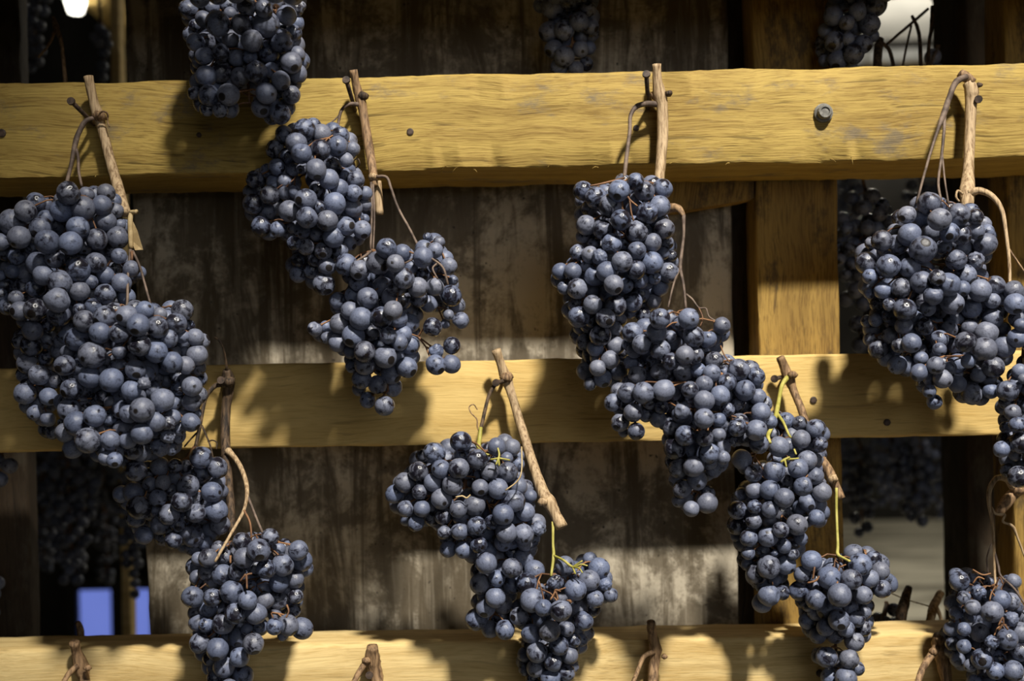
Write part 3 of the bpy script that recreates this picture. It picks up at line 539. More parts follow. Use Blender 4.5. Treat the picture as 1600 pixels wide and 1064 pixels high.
px = np.array([b[1] for b in B]); py = np.array([b[2] for b in B]); dp = np.array([b[3] for b in B])
D0 = np.array([b[5] for b in B]); Dv = D0.copy()
def back_limit(y, r):
    # stay in front of the rails
    lim = np.full(np.shape(y), 1.085)
    lim = np.where(y < 60, 0.955, lim)
    lim = np.where((y > 100) & (y < 310), 0.996, lim)
    lim = np.where((y > 530) & (y < 730), 1.036, lim)
    lim = np.where(y > 960, 1.022, lim)
    return lim - r
HIGH = np.array([b[0] in ('T2', 'T3') for b in B])
rad = dp / 2 * K * 0.95
d2 = ((px[:, None] - px[None]) ** 2 + (py[:, None] - py[None]) ** 2) * (K * 0.95) ** 2
S = (rad[:, None] + rad[None]) * 0.93
I, J = np.where(np.triu(d2 < S ** 2, 1))
need = np.sqrt(S[I, J] ** 2 - d2[I, J])
order = np.where(D0[I] <= D0[J], 1.0, -1.0)     # +1: I in front
for it in range(160):
    gap = (Dv[J] - Dv[I]) * order
    defi = np.clip(need - gap, 0, None) * 0.35
    mv = np.zeros_like(Dv)
    np.add.at(mv, I, -order * defi * 0.45); np.add.at(mv, J, order * defi * 0.55)
    Dv += np.clip(mv, -0.004, 0.004)
    Dv += (D0 - Dv) * 0.01
    Dv = np.where(HIGH, np.clip(Dv, 1.048, 1.078), np.minimum(Dv, back_limit(py, rad)))
class Berry: pass
ALL = []
for i, b in enumerate(B):
    q = Berry(); q.cl = b[0]; q.px, q.py, q.fl = b[1], b[2], b[4]; q.D = float(Dv[i])
    q.r = b[3] / 2 * K * q.D; q.c = P(q.px, q.py, q.D); q.fill = False; ALL.append(q)
# inner berries that close the heart of every bunch
OPEN = (('M1b', 645, 478, 760, 640), ('M1b', 560, 575, 660, 660), ('R2b', 1255, 995, 1350, 1024), ('C1a', 735, 985, 830, 1010), ('R1b', 930, 640, 1040, 700), ('L2b', 395, 965, 470, 1010), ('F1a', 1430, 600, 1480, 650))     # gaps one can look through
rf = random.Random(21)
pos = [q.c for q in ALL]; rr = [q.r for q in ALL]
for cl in BERRIES:
    mine = [q for q in ALL if q.cl == cl and not q.fill]
    mx = np.array([q.px for q in mine]); my = np.array([q.py for q in mine]); md = np.array([q.r / K / q.D for q in mine]); mD = np.array([q.D for q in mine])
    # outline of the bunch with its small gaps closed
    gx, gy = np.meshgrid(np.arange(mx.min() - 40, mx.max() + 41, 4.0), np.arange(my.min() - 40, my.max() + 41, 4.0))
    gx, gy = gx.ravel(), gy.ravel(); CLOSE = 10.0
    dist = np.full(gx.shape, 1e9)
    for a_, b_, c_ in zip(mx, my, md): dist = np.minimum(dist, np.hypot(gx - a_, gy - b_) - c_)
    ox_, oy_ = gx[dist > CLOSE], gy[dist > CLOSE]
    def depth_inside(x, y): return np.hypot(ox_ - x, oy_ - y).min() - CLOSE
    got = 0; placed = []
    hole = [(x, y) for x, y, d_ in zip(gx, gy, dist) if d_ > -1.5 and depth_inside(x, y) > 3]
    tries = [(x + rf.uniform(-3, 3), y + rf.uniform(-3, 3), True) for x, y in rf.sample(hole, len(hole))]
    for _ in range(350):
        s = rf.choice(mine); tries.append((s.px + rf.uniform(-28, 28), s.py + rf.uniform(-28, 28), False))
    nh = int(len(mine) * 0.22)
    for x, y, is_hole in tries:
        if not is_hole and nh <= 0: break
        rp = rf.uniform(13, 16)
        if cl in ('T2', 'T3') and y > 70: continue
        if any(cl == n_ and a_ < x < c_ and b_ < y < d_ for n_, a_, b_, c_, d_ in OPEN): continue
        if is_hole and any((x - u_) ** 2 + (y - v_) ** 2 < (w_ - 2) ** 2 for u_, v_, w_ in placed): continue
        if depth_inside(x, y) < rp * (0.45 if is_hole else 0.8): continue
        ov = (mx - x) ** 2 + (my - y) ** 2 < (0.8 * (md + rp)) ** 2
        D = max(mD[ov].max() + 0.003, AXIS[cl] - 0.004) if is_hole and ov.any() else (mD[ov].max() if ov.any() else AXIS[cl]) + 0.003
        D = float(D)
        for step in range(14):
            r = rp * K * D
            dlim = 1.09 - r if cl in ('T2', 'T3') else float(back_limit(np.array([y]), np.array([r]))[0])
            if D > AXIS[cl] + (0.032 if cl in ('R1b', 'L1b') else 0.055) or D > dlim: break
            c = P(x, y, D)
            if not any((c - p).length < (0.74 if is_hole else 0.86) * (r + r2) for p, r2 in zip(pos, rr)):
                q = Berry(); q.cl, q.px, q.py, q.fl, q.D, q.r, q.c, q.fill = cl, x, y, '', D, r, c, True
                ALL.append(q); pos.append(c); rr.append(r); got += 1; placed.append((x, y, rp))
                if not is_hole: nh -= 1
                break
            D += 0.004

def cluster(root, berries, start, mat, name='grape_cluster', label=None, small=False, seed=0):
    """Empty under root with a stalk and every grape; berries: (centre, radius, flags)"""
    rw = root.location
    e = empty(name, (0, 0, 0), root)
    if label: e['label'] = label
    rg = random.Random(seed)
    # rachis: running centre of the berries from top to bottom
    cs = sorted(berries, key=lambda b: -b[0].z)
    zt, zb = cs[0][0].z, cs[-1][0].z
    nseg = max(3, int((zt - zb) / 0.018)); path = [start] if start is not None else []
    z0 = zt - 0.006
    for i in range(nseg + 1):
        z = z0 + (zb + 0.012 - z0) * i / nseg
        near = [b[0] for b in cs if abs(b[0].z - z) < 0.022] or [cs[-1][0]]
        m = sum(near, Vector((0, 0, 0))) / len(near)
        path.append(Vector((m.x, m.y + 0.004, z)))
    for _ in range(2):
        path = [path[0]] + [(path[i - 1] + path[i] * 2 + path[i + 1]) / 4 for i in range(1, len(path) - 1)] + [path[-1]]
    sm = smooth_path([tuple(p) for p in path], 3); sm = [Vector(p) for p in sm]
    m = MB(); n = len(sm)
    m.tube([(p - rw, 0.0019 - 0.0009 * i / n) for i, p in enumerate(sm)], 6)
    nodes = [p.copy() for p in sm]
    for (c, r, fl) in sorted(berries, key=lambda b: min((b[0] - p).length for p in sm)):
        # nearest branch point, rather from above
        best = min(nodes, key=lambda p: (p - c).length + (0.012 if p.z < c.z + 0.003 else 0))
        up = (best - c); L = max(up.length, 1e-5)
        dirn = (up.normalized() + Vector((rg.uniform(-.3, .3), rg.uniform(-.1, .35), rg.uniform(0.1, .45)))).normalized()
        top = c + dirn * r * 0.97
        mid = top.lerp(best, 0.4) + Vector((0, 0.0015, 0.08 * L))
        m.tube([(best - rw, 0.0008), (mid - rw, 0.00065), (top + dirn * 0.0012 - rw, 0.0007), (top - rw, 0.0013)], 4, False)
        if L > 0.012: nodes.append(mid)
        me = rg.choice(SHRIV) if 's' in fl else rg.choice(DENT) if 'd' in fl else rg.choice(SMALLM if small else NORMAL)
        if not small and not fl and rg.random() < 0.07: me = rg.choice(DENT)
        o = bpy.data.objects.new('grape', me); COL.objects.link(o); o.parent = e
        q = dirn.to_track_quat('Z', 'Y'); o.rotation_mode = 'QUATERNION'
        from mathutils import Quaternion
        spin = rg.uniform(0, 6.28) if 'd' not in fl and 's' not in fl else rg.uniform(-0.5, 0.5)
        o.rotation_quaternion = q @ Quaternion((0, 0, 1), spin)
        s = r * rg.uniform(0.985, 1.03)
        o.scale = (s * rg.uniform(0.97, 1.02), s * rg.uniform(0.97, 1.02), s)
        o.location = c - rw
    m.build('stalk', mat, e)
    return e
def cl_berries(cl): return [(q.c, q.r, q.fl) for q in ALL if q.cl == cl]

def twig(root, name, pts, mat, n=8, wob=0.12, sub=5, label=None):
    """pts: (px, py, D, radius in pixels)"""
    sm = smooth_path(pts, sub); rw = root.location
    m = MB(); m.tube([(P(a, b, c) - rw, max(r, 0.6) * K * c) for a, b, c, r in sm], n, True, wob, seed=pts[0][0])
    o = m.build(name, mat, root)
    if label: o['label'] = label
    return o
def node_knob(root, px_, py_, d, r, mat, seed=0, name='cane_node'):
    bm = bmesh.new(); bmesh.ops.create_icosphere(bm, subdivisions=2, radius=1.0)
    for v in bm.verts:
        n = v.co.normalized()
        v.co = n * (1 + 0.45 * noise.noise(n * 2.0 + Vector((seed * 3.3, 2, seed))))
        v.co *= r * K * d; v.co.z *= 0.8
    for f in bm.faces: f.smooth = True
    me = bpy.data.meshes.new(name); bm.to_mesh(me); bm.free()
    return link_mesh(name, me, mat, root, P(px_, py_, d) - root.location)

# ------------------------------------------------------------------ hanging bunches
def thing(name, px_, py_, d, label, group=None):
    e = empty(name, P(px_, py_, d)); tag(e, label, 'grapes', group); return e
G_UP = 'grape bunches hung on the upper rail'; G_MID = 'grape bunches hung on the middle rail'

# leftmost, upper rail
t = thing('hanging_grapes', 150, 190, 0.99, 'pair of dark grape bunches on the leftmost cane of the upper rail', G_UP)
twig(t, 'cane', [(138, 119, .982, 7.5), (146, 158, .984, 7.5), (153, 180, .985, 9), (160, 203, .985, 7.5), (172, 250, .980, 8), (184, 292, .970, 8.5), (197, 334, .955, 8)], M_CANE, 10)
node_knob(t, 156, 182, .982, 11, M_CANE_BROWN, 1)
twig(t, 'tendril', [(152, 182, .975, 1.6), (160, 174, .972, 1.6), (168, 178, .975, 1.6), (168, 190, .978, 1.4), (171, 198, .976, 1.2)], M_CANE_BROWN, 6)
twig(t, 'stalk', [(150, 184, .982, 3.6), (134, 189, .976, 3.8), (122, 210, .972, 4.2), (116, 232, .966, 4.0), (111, 258, .958, 3.2), (103, 294, .945, 3.0), (106, 310, .945, 2.5)], M_STALK_GREY, 8)
twig(t, 'stalk', [(117, 228, .968, 3.0), (122, 245, .963, 2.6), (123, 268, .955, 2.4), (128, 292, .95, 2.2)], M_STALK_GREY, 6)
twig(t, 'cane_stub', [(210, 330, .940, 3.2), (204, 338, .938, 4.0), (204, 365, .936, 4.2), (205, 388, .934, 3.4)], M_LEAF, 8, label='pale dry stub at the foot of the cane')
twig(t, 'cane_cut', [(203, 331, .938, 2.5), (214, 331, .936, 4.0)], M_LEAF, 6)
lf = MB(); a = [P(207, 345, .94), P(214, 360, .937), P(223, 390, .936), P(211, 391, .936), P(205, 375, .939)]
lw = t.location
for dy in (0, 0.0012): lf.v += [p - lw + Vector((0, dy, 0)) for p in a]
lf.f += [(0, 1, 2, 3, 4), (5, 6, 7, 8, 9)] + [(i, (i + 1) % 5, 5 + (i + 1) % 5, 5 + i) for i in range(5)]
lf.build('dry_leaf_scrap', M_LEAF, t, False)
twig(t, 'stalk', [(204, 390, .934, 2.6), (200, 430, .925, 2.2), (199, 470, .915, 2.2), (196, 488, .912, 1.8)], M_STALK_GREY, 6)
twig(t, 'stalk', [(207, 392, .934, 2.6), (218, 415, .928, 2.0), (228, 450, .92, 2.0), (237, 482, .915, 2.0)], M_STALK_GREY, 6)
twig(t, 'stalk', [(206, 393, .932, 2.4), (206, 407, .93, 2.2)], M_STALK, 6)
cluster(t, cl_berries('L1a'), P(104, 300, .945), M_STALK, seed=1)
cluster(t, cl_berries('L1b'), P(198, 480, .915), M_STALK, seed=2)

# centre left, upper rail
t = thing('hanging_grapes', 562, 160, 0.99, 'pair of dark grape bunches on the cane centre-left of the upper rail', G_UP)
twig(t, 'cane', [(552, 109, .978, 6.5), (557, 135, .982, 6.8), (563, 155, .984, 8.5), (568, 178, .984, 7), (575, 222, .980, 7.5), (582, 262, .972, 6.8), (584, 280, .968, 6.5), (586, 291, .966, 4)], M_CANE_BROWN, 10)
node_knob(t, 567, 150, .982, 9, M_CANE_DARK, 2)
node_knob(t, 583, 277, .966, 8, M_CANE, 3)
twig(t, 'cane', [(589, 283, .972, 6.5), (591, 305, .972, 6.5), (593, 335, .972, 7)], M_CANE, 8, label='short lower stump of the cane')
twig(t, 'stalk', [(560, 163, .982, 4), (545, 163, .978, 3), (534, 172, .972, 2.6), (529, 190, .962, 2.2), (528, 210, .95, 2.0)], M_STALK_GREY, 6)
twig(t, 'stalk', [(540, 166, .976, 1.6), (525, 185, .968, 1.2), (507, 198, .96, 1.0)], M_STALK_GREY, 5)
twig(t, 'stalk', [(580, 285, .962, 2.4), (581, 330, .955, 2.0), (579, 390, .945, 2.0)], M_STALK_GREY, 6)
twig(t, 'stalk', [(583, 288, .962, 1.8), (585, 340, .955, 1.6), (583, 392, .945, 1.6)], M_STALK_GREY, 6)
twig(t, 'stalk', [(588, 276, .964, 3), (604, 277, .958, 2.4), (611, 294, .955, 2.2), (622, 325, .95, 2.2), (640, 358, .943, 2.2), (655, 388, .94, 2.4)], M_STALK_GREY, 6)
twig(t, 'tendril', [(556, 262, .955, 1.2), (553, 252, .952, 1.2), (559, 248, .952, 1.2), (562, 256, .955, 1.1), (557, 262, .958, 1)], M_STALK_GREY, 5)
cluster(t, cl_berries('M1a'), P(528, 208, .95), M_STALK, seed=3)
cluster(t, cl_berries('M1b'), P(580, 392, .945), M_STALK, seed=4)
# bare twigs at the top of the lower bunch
for pts in ([(655, 388, .925, 2), (648, 402, .915, 1.8), (632, 412, .912, 1.5)], [(655, 388, .925, 2.2), (672, 402, .912, 2), (692, 418, .908, 2), (700, 445, .905, 2)],
            [(580, 392, .93, 2.4), (570, 400, .915, 2.2), (557, 408, .912, 1.8)], [(682, 412, .908, 1.6), (676, 420, .905, 1.6), (684, 436, .903, 1.4)]):
    twig(t, 'twig', pts, M_STALK_GREY, 5)

# centre right, upper rail
t = thing('hanging_grapes', 1028, 150, 0.99, 'pair of dark grape bunches on the straight pale cane of the upper rail', G_UP)
twig(t, 'cane', [(1026, 100, .980, 7), (1027, 125, .982, 7.5), (1031, 150, .984, 11), (1035, 172, .984, 9), (1035, 220, .980, 8.8), (1031, 270, .974, 8.2), (1027, 340, .962, 8)], M_CANE, 10)
node_knob(t, 1045, 146, .980, 6, M_CANE_DARK, 4)
node_knob(t, 1029, 150, .986, 11, M_CANE_BROWN, 14)
twig(t, 'stalk', [(1026, 163, .984, 5), (1010, 162, .980, 4.5), (994, 167, .974, 4), (985, 182, .970, 3.2), (984, 205, .965, 3.0), (979, 245, .957, 3.4), (975, 282, .95, 3.2)], M_STALK_GREY, 8)
twig(t, 'cane_spur', [(1030, 338, .955, 7), (1046, 326, .948, 7.5), (1060, 326, .942, 6), (1068, 338, .938, 3.6)], M_CANE_BROWN, 8)
twig(t, 'stalk', [(1068, 336, .938, 3.2), (1068, 370, .934, 2.4), (1063, 415, .928, 3.0), (1068, 445, .922, 2.4), (1072, 485, .915, 2.0)], M_STALK_GREY, 8)
twig(t, 'stalk', [(1063, 418, .928, 2.2), (1053, 442, .922, 1.8), (1044, 480, .915, 1.6)], M_STALK_GREY, 6)
twig(t, 'stalk', [(1072, 460, .92, 2.2), (1082, 468, .916, 1.8), (1092, 481, .912, 1.6), (1103, 482, .91, 1.4), (1108, 495, .908, 1.4), (1122, 503, .906, 1.2)], M_STALK_GREY, 6)
twig(t, 'twig', [(1092, 481, .912, 1.5), (1098, 497, .908, 1.3), (1094, 510, .906, 1.2)], M_STALK, 5)
twig(t, 'twig', [(1126, 540, .91, 1.3), (1131, 553, .908, 1.2), (1140, 566, .906, 1.2)], M_STALK, 5)
cluster(t, cl_berries('R1a'), P(975, 284, .95), M_STALK, seed=5)
cluster(t, cl_berries('R1b'), P(1070, 484, .915), M_STALK, seed=6)
for pts in ([(975, 278, .93, 2), (960, 282, .925, 1.8), (935, 288, .922, 1.6), (922, 290, .92, 1.2)], [(978, 280, .93, 1.8), (1000, 284, .926, 1.6), (1020, 290, .924, 1.2)],
            [(978, 300, .92, 2), (984, 312, .916, 1.8), (996, 322, .914, 1.4)], [(984, 312, .916, 1.6), (986, 330, .914, 1.5), (990, 345, .914, 1.4)]):
    twig(t, 'twig', pts, M_STALK, 5)

# right, upper rail
t = thing('hanging_grapes', 1512, 140, 0.99, 'broad dark grape bunch on the thick cane at the right of the upper rail', G_UP)
twig(t, 'cane', [(1512, 128, .982, 8), (1518, 142, .982, 10.5), (1517, 165, .982, 9), (1515, 220, .978, 8.2), (1513, 268, .970, 8.6), (1511, 300, .962, 12), (1512, 330, .955, 8)], M_CANE, 10)
twig(t, 'cane', [(1500, 114, .985, 7), (1508, 120, .983, 8.5), (1522, 128, .980, 6)], M_CANE_BROWN, 8, label='broken brown upper end of the cane')
node_knob(t, 1530, 133, .980, 5, M_CANE_DARK, 5)
twig(t, 'stalk', [(1510, 120, .98, 5), (1494, 128, .975, 5), (1484, 150, .968, 4.6), (1474, 180, .960, 4.8), (1467, 198, .955, 3), (1458, 225, .95, 2.4), (1447, 262, .943, 2.2), (1432, 318, .932, 2)], M_STALK_GREY, 8)
twig(t, 'stalk', [(1475, 182, .960, 3.4), (1475, 205, .955, 2.6), (1471, 245, .947, 2.4), (1466, 285, .938, 2.2), (1470, 312, .932, 2)], M_STALK_GREY, 6)
twig(t, 'stalk', [(1472, 240, .947, 1.8), (1476, 280, .94, 1.6), (1482, 318, .932, 1.5)], M_STALK_GREY, 6)
twig(t, 'cane_spur', [(1514, 302, .958, 7), (1532, 298, .953, 5.5), (1552, 308, .947, 4.4), (1566, 330, .942, 3.6), (1572, 365, .937, 3.0), (1577, 410, .932, 2.8), (1578, 462, .925, 2.4)], M_CANE, 8)
twig(t, 'tendril', [(1504, 303, .955, 2.2), (1496, 298, .952, 2), (1494, 308, .95, 1.8), (1499, 315, .95, 1.6)], M_CANE, 6)
twig(t, 'tendril', [(1574, 385, .936, 1.8), (1584, 400, .932, 1.6), (1601, 425, .928, 1.5)], M_CANE_BROWN, 5)
cluster(t, cl_berries('F1a'), P(1470, 312, .935), M_STALK, seed=7)
cluster(t, cl_berries('F1b'), P(1578, 462, .925), M_STALK, seed=8)

# left, middle rail
t = thing('hanging_grapes', 355, 600, 1.025, 'pair of dark grape bunches on the dark upright cane of the middle rail', G_MID)
twig(t, 'cane', [(354, 578, 1.012, 6), (356, 590, 1.015, 10), (357, 608, 1.018, 9), (353, 640, 1.018, 7.2), (352, 690, 1.010, 7.8), (355, 730, .998, 7), (360, 785, .985, 6.8), (363, 838, .975, 6.5)], M_CANE_DARK, 10)
node_knob(t, 356, 596, 1.012, 12, M_CANE_DARK, 6)
twig(t, 'tendril', [(335, 527, 1.0, 1.8), (343, 533, 1.002, 1.8), (350, 548, 1.006, 1.8), (355, 580, 1.012, 2.4)], M_CANE_DARK, 6)
twig(t, 'stalk', [(350, 601, 1.015, 3.8), (336, 603, 1.010, 4), (322, 620, 1.004, 3.4), (316, 645, .995, 3.2), (311, 672, .985, 3.2), (305, 700, .975, 3)], M_CANE_DARK, 8)
twig(t, 'twig', [(315, 665, .988, 2), (322, 680, .983, 1.6), (328, 695, .978, 1.6), (333, 715, .972, 1.4)], M_CANE_DARK, 5)
twig(t, 'twig', [(325, 690, .98, 1.4), (332, 688, .978, 1.2), (339, 692, .976, 1.2), (338, 702, .974, 1)], M_CANE_DARK, 5)
twig(t, 'twig', [(312, 672, .985, 1.8), (299, 685, .98, 1.5), (288, 698, .975, 1.3)], M_CANE_DARK, 5)
twig(t, 'cane_spur', [(356, 704, 1.0, 6), (364, 712, .995, 4.6), (375, 728, .988, 4.0), (384, 752, .98, 3.8), (386, 775, .972, 3.2), (380, 800, .965, 2.6), (366, 825, .955, 2.6), (350, 853, .945, 2.4), (336, 878, .94, 2.2)], M_CANE, 8)
twig(t, 'stalk', [(386, 772, .973, 2.6), (393, 790, .968, 2.2), (404, 818, .96, 2.2), (418, 848, .952, 2.2), (430, 868, .945, 2)], M_STALK_GREY, 6)
twig(t, 'stalk', [(381, 797, .965, 2), (389, 812, .962, 1.8), (392, 826, .96, 1.8), (393, 845, .957, 1.6)], M_STALK, 6)
cluster(t, cl_berries('L2a'), P(305, 698, .975), M_STALK, seed=9)
cluster(t, cl_berries('L2b'), P(372, 840, .965), M_STALK, seed=10)
for pts in ([(384, 905, .925, 1.8), (386, 898, .925, 1.8), (394, 896, .926, 1.6)], [(384, 897, .925, 1.8), (375, 908, .924, 1.6)], [(385, 898, .925, 1.8), (386, 920, .922, 1.6)],
            [(448, 945, .93, 1.8), (451, 955, .928, 1.6), (447, 965, .926, 1.5)], [(360, 868, .93, 2), (360, 880, .928, 1.8)], [(322, 912, .93, 1.5), (312, 920, .928, 1.4)]):
    twig(t, 'twig', pts, M_STALK, 5)

# centre, middle rail
t = thing('hanging_grapes', 788, 590, 1.025, 'pair of dark grape bunches on the slanting pale cane at the centre', G_MID)
twig(t, 'cane', [(775, 546, 1.015, 7.5), (783, 570, 1.018, 7), (791, 592, 1.020, 9.5), (799, 615, 1.018, 7), (814, 665, 1.008, 7.5), (834, 730, .990, 8.2), (848, 768, .980, 9.5), (858, 785, .976, 11.5), (867, 802, .974, 9), (878, 824, .970, 10)], M_CANE, 10)
node_knob(t, 792, 590, 1.016, 10, M_CANE_BROWN, 7)
node_knob(t, 848, 784, .970, 8, M_CANE, 8)
twig(t, 'stalk', [(790, 594, 1.015, 4), (775, 600, 1.010, 3.6), (764, 618, 1.005, 3), (757, 645, .998, 3), (751, 672, .99, 3)], M_CANE_DARK, 8)
twig(t, 'stalk', [(751, 668, .99, 3.2), (749, 688, .985, 3.6), (748, 698, .98, 4), (756, 706, .97, 2.6), (765, 712, .962, 2)], M_STALK_GREEN, 8, label='green end of the stalk')
twig(t, 'tendril', [(752, 680, .99, 1.2), (746, 668, .99, 1.1), (745, 655, .992, 1.1), (736, 645, .994, 1.1), (733, 636, .996, 1), (740, 632, .997, 1), (746, 640, .997, 1)], M_CANE_BROWN, 5)
for pts in ([(778, 720, .935, 1.8), (780, 710, .937, 1.8), (778, 700, .94, 1.4)], [(780, 716, .935, 1.8), (766, 718, .936, 1.4)], [(780, 716, .935, 1.8), (797, 719, .936, 1.5)], [(779, 716, .935, 1.8), (775, 726, .932, 1.5)],
            [(779, 716, .935, 2), (780, 728, .934, 1.8)]):
    twig(t, 'twig', pts, M_STALK_GREEN, 5)
twig(t, 'twig', [(815, 698, .95, 1.3), (815, 735, .94, 1.2), (808, 752, .932, 1.2), (790, 766, .928, 1.3)], M_LEAF, 5)
twig(t, 'twig', [(712, 777, .935, 1.5), (722, 775, .935, 1.5), (729, 778, .934, 1.4), (735, 773, .935, 1.2)], M_LEAF, 5)
twig(t, 'stalk', [(864, 815, .972, 2.4), (864, 850, .968, 2.2), (865, 868, .962, 2.6), (861, 900, .952, 2)], M_STALK_GREEN, 8)
twig(t, 'stalk', [(865, 868, .962, 2.2), (880, 875, .95, 2), (895, 886, .94, 2.2), (908, 882, .935, 1.6), (918, 884, .932, 1.2)], M_STALK_GREEN, 6)
for pts in ([(895, 886, .94, 2), (905, 888, .935, 1.4), (910, 895, .932, 1.2)], [(895, 886, .94, 2), (899, 897, .936, 1.4)], [(895, 886, .94, 1.8), (910, 876, .936, 1.2)]):
    twig(t, 'twig', pts, M_STALK_GREEN, 5)
for pts in ([(866, 932, .922, 1.8), (868, 922, .92, 1.8), (876, 924, .92, 1.4)], [(868, 924, .92, 1.8), (860, 937, .918, 1.4)], [(868, 924, .92, 1.6), (884, 918, .92, 1.2)], [(869, 925, .92, 1.5), (872, 937, .918, 1.2)]):
    twig(t, 'twig', pts, M_STALK, 5)
cluster(t, cl_berries('C1a'), P(756, 706, .972), M_STALK, seed=11)
cluster(t, cl_berries('C1b'), P(861, 898, .955), M_STALK, seed=12)

# right, middle rail
t = thing('hanging_grapes', 1230, 588, 1.025, 'pair of dark grape bunches on green stalks from the slanting cane before the post', G_MID)
twig(t, 'cane', [(1219, 558, 1.018, 6.5), (1226, 575, 1.02, 7.5), (1233, 592, 1.02, 9), (1240, 610, 1.018, 6.2), (1252, 640, 1.01, 6.0), (1266, 680, 1.0, 6.2), (1283, 715, .988, 6.5), (1298, 742, .98, 8), (1305, 758, .978, 7), (1315, 779, .974, 6)], M_CANE_BROWN, 10)
node_knob(t, 1238, 586, 1.014, 8, M_CANE_BROWN, 9)
node_knob(t, 1301, 748, .972, 8.5, M_CANE, 10)
twig(t, 'stalk', [(1230, 590, 1.015, 4.4), (1222, 602, 1.008, 3.4), (1217, 625, .995, 3.2), (1213, 646, .98, 3.6), (1206, 668, .965, 2.8), (1200, 680, .955, 3.2), (1203, 692, .945, 2.6)], M_STALK_GREEN, 8)
twig(t, 'stalk', [(1214, 646, .98, 2.8), (1224, 660, .97, 2.4), (1232, 678, .962, 2), (1236, 684, .96, 1.6)], M_STALK_GREEN, 6)
for pts in ([(1220, 722, .935, 2), (1226, 718, .935, 2.2), (1234, 714, .936, 1.4)], [(1226, 718, .935, 2.2), (1229, 730, .933, 1.5)], [(1225, 718, .935, 2), (1240, 717, .938, 1.5), (1248, 716, .94, 1.2)], [(1241, 702, .95, 1.8), (1244, 710, .946, 1.8)]):
    twig(t, 'twig', pts, M_STALK_GREEN, 5)
twig(t, 'stalk', [(1307, 762, .974, 2.4), (1307, 800, .972, 2.2), (1309, 850, .965, 2.4), (1309, 866, .96, 2.8), (1318, 872, .952, 2.2), (1328, 877, .945, 2)], M_STALK_GREEN, 8)
for pts in ([(1270, 905, .945, 1.6), (1272, 892, .945, 1.8), (1273, 886, .946, 1.6)], [(1262, 911, .943, 1.6), (1275, 907, .94, 1.8), (1280, 900, .94, 1.4)], [(1313, 886, .94, 1.4), (1322, 882, .938, 1.2)]):
    twig(t, 'twig', pts, M_STALK, 5)
cluster(t, cl_berries('R2a'), P(1203, 690, .955), M_STALK, seed=13)
cluster(t, cl_berries('R2b'), P(1309, 868, .96), M_STALK, seed=14)

# far right, middle rail
t = thing('hanging_grapes', 1590, 765, 1.01, 'wrinkled grape bunch hanging from the looped stalk at the lower right edge', G_MID)
twig(t, 'cane', [(1625, 750, 1.0, 9), (1600, 762, .995, 9), (1585, 770, .99, 9), (1572, 785, .985, 9.5), (1560, 802, .98, 7)], M_CANE_BROWN, 10)
node_knob(t, 1590, 766, .985, 11, M_CANE_BROWN, 11)
twig(t, 'stalk', [(1584, 760, .985, 8), (1572, 748, .98, 5.5), (1556, 748, .975, 4.6), (1546, 766, .972, 4), (1546, 788, .97, 3.6), (1550, 815, .97, 2.4), (1553, 850, .97, 2.2), (1554, 890, .968, 2.2), (1556, 920, .962, 1.8)], M_CANE, 8)
twig(t, 'stalk', [(1548, 792, .97, 2.4), (1556, 803, .968, 2.2), (1570, 804, .967, 2), (1567, 815, .966, 2), (1582, 822, .966, 2.4), (1590, 840, .966, 1.8), (1602, 872, .966, 1.6)], M_CANE, 6)
twig(t, 'stalk', [(1554, 862, .97, 2), (1560, 885, .966, 2), (1564, 900, .962, 1.8), (1585, 920, .955, 1.8), (1602, 945, .95, 1.8)], M_STALK_GREY, 6)
twig(t, 'twig', [(1549, 850, .97, 1.2), (1542, 872, .967, 1.2), (1544, 896, .964, 1.2)], M_STALK_GREY, 5)
cluster(t, cl_berries('F2'), P(1556, 915, .962), M_STALK, seed=15)
for pts in ([(1520, 890, .95, 1.4), (1535, 898, .945, 1.4), (1548, 896, .945, 1.2)], [(1556, 915, .945, 1.6), (1562, 902, .943, 1.4), (1567, 912, .94, 1.2)], [(1560, 985, .945, 1.6), (1568, 976, .944, 1.8), (1575, 984, .943, 1.4)],
            [(1568, 976, .944, 1.8), (1567, 965, .944, 1.6), (1560, 977, .943, 1.4)], [(1520, 912, .945, 1.2), (1528, 902, .943, 1.3), (1538, 905, .942, 1.2)]):
    twig(t, 'twig', pts, M_STALK, 5)

# bunches whose canes are above the picture
for cl, x, lab, s in (('T1', 395, 'large shaded grape bunch hanging into the top left before the upper rail', 16), ('T2', 885, 'narrow shaded grape bunch hanging down at the top centre', 17),
                      ('T3', 1335, 'shaded grape bunch at the top right above the bolt', 18)):
    f = cl == 'T1'; dr = .950 if f else .990; de = .86 if f else 1.068; q = 0 if f else 40; v = -95 if f else 0
    t = thing('hanging_grapes', x, -190, dr, lab, 'grape bunches hung above the picture')
    twig(t, 'cane', [(x - 12, -260 + v, dr, 7), (x - 6, -200 + v, dr, 8), (x - 3, -175 + v, dr, 10), (x + 4, -140 + q + v, dr, 8)], M_CANE, 10)
    twig(t, 'stalk', [(x - 4, -172 + v, dr, 4), (x - 18, -165 + v, (dr * 3 + de) / 4, 3.4), (x - 12, -140 + v, (dr + de) / 2, 3), (x, -105 + v, de, 2.6)], M_STALK_GREY, 8)
    cluster(t, cl_berries(cl), P(x, -107 + v, de), M_STALK, seed=s)

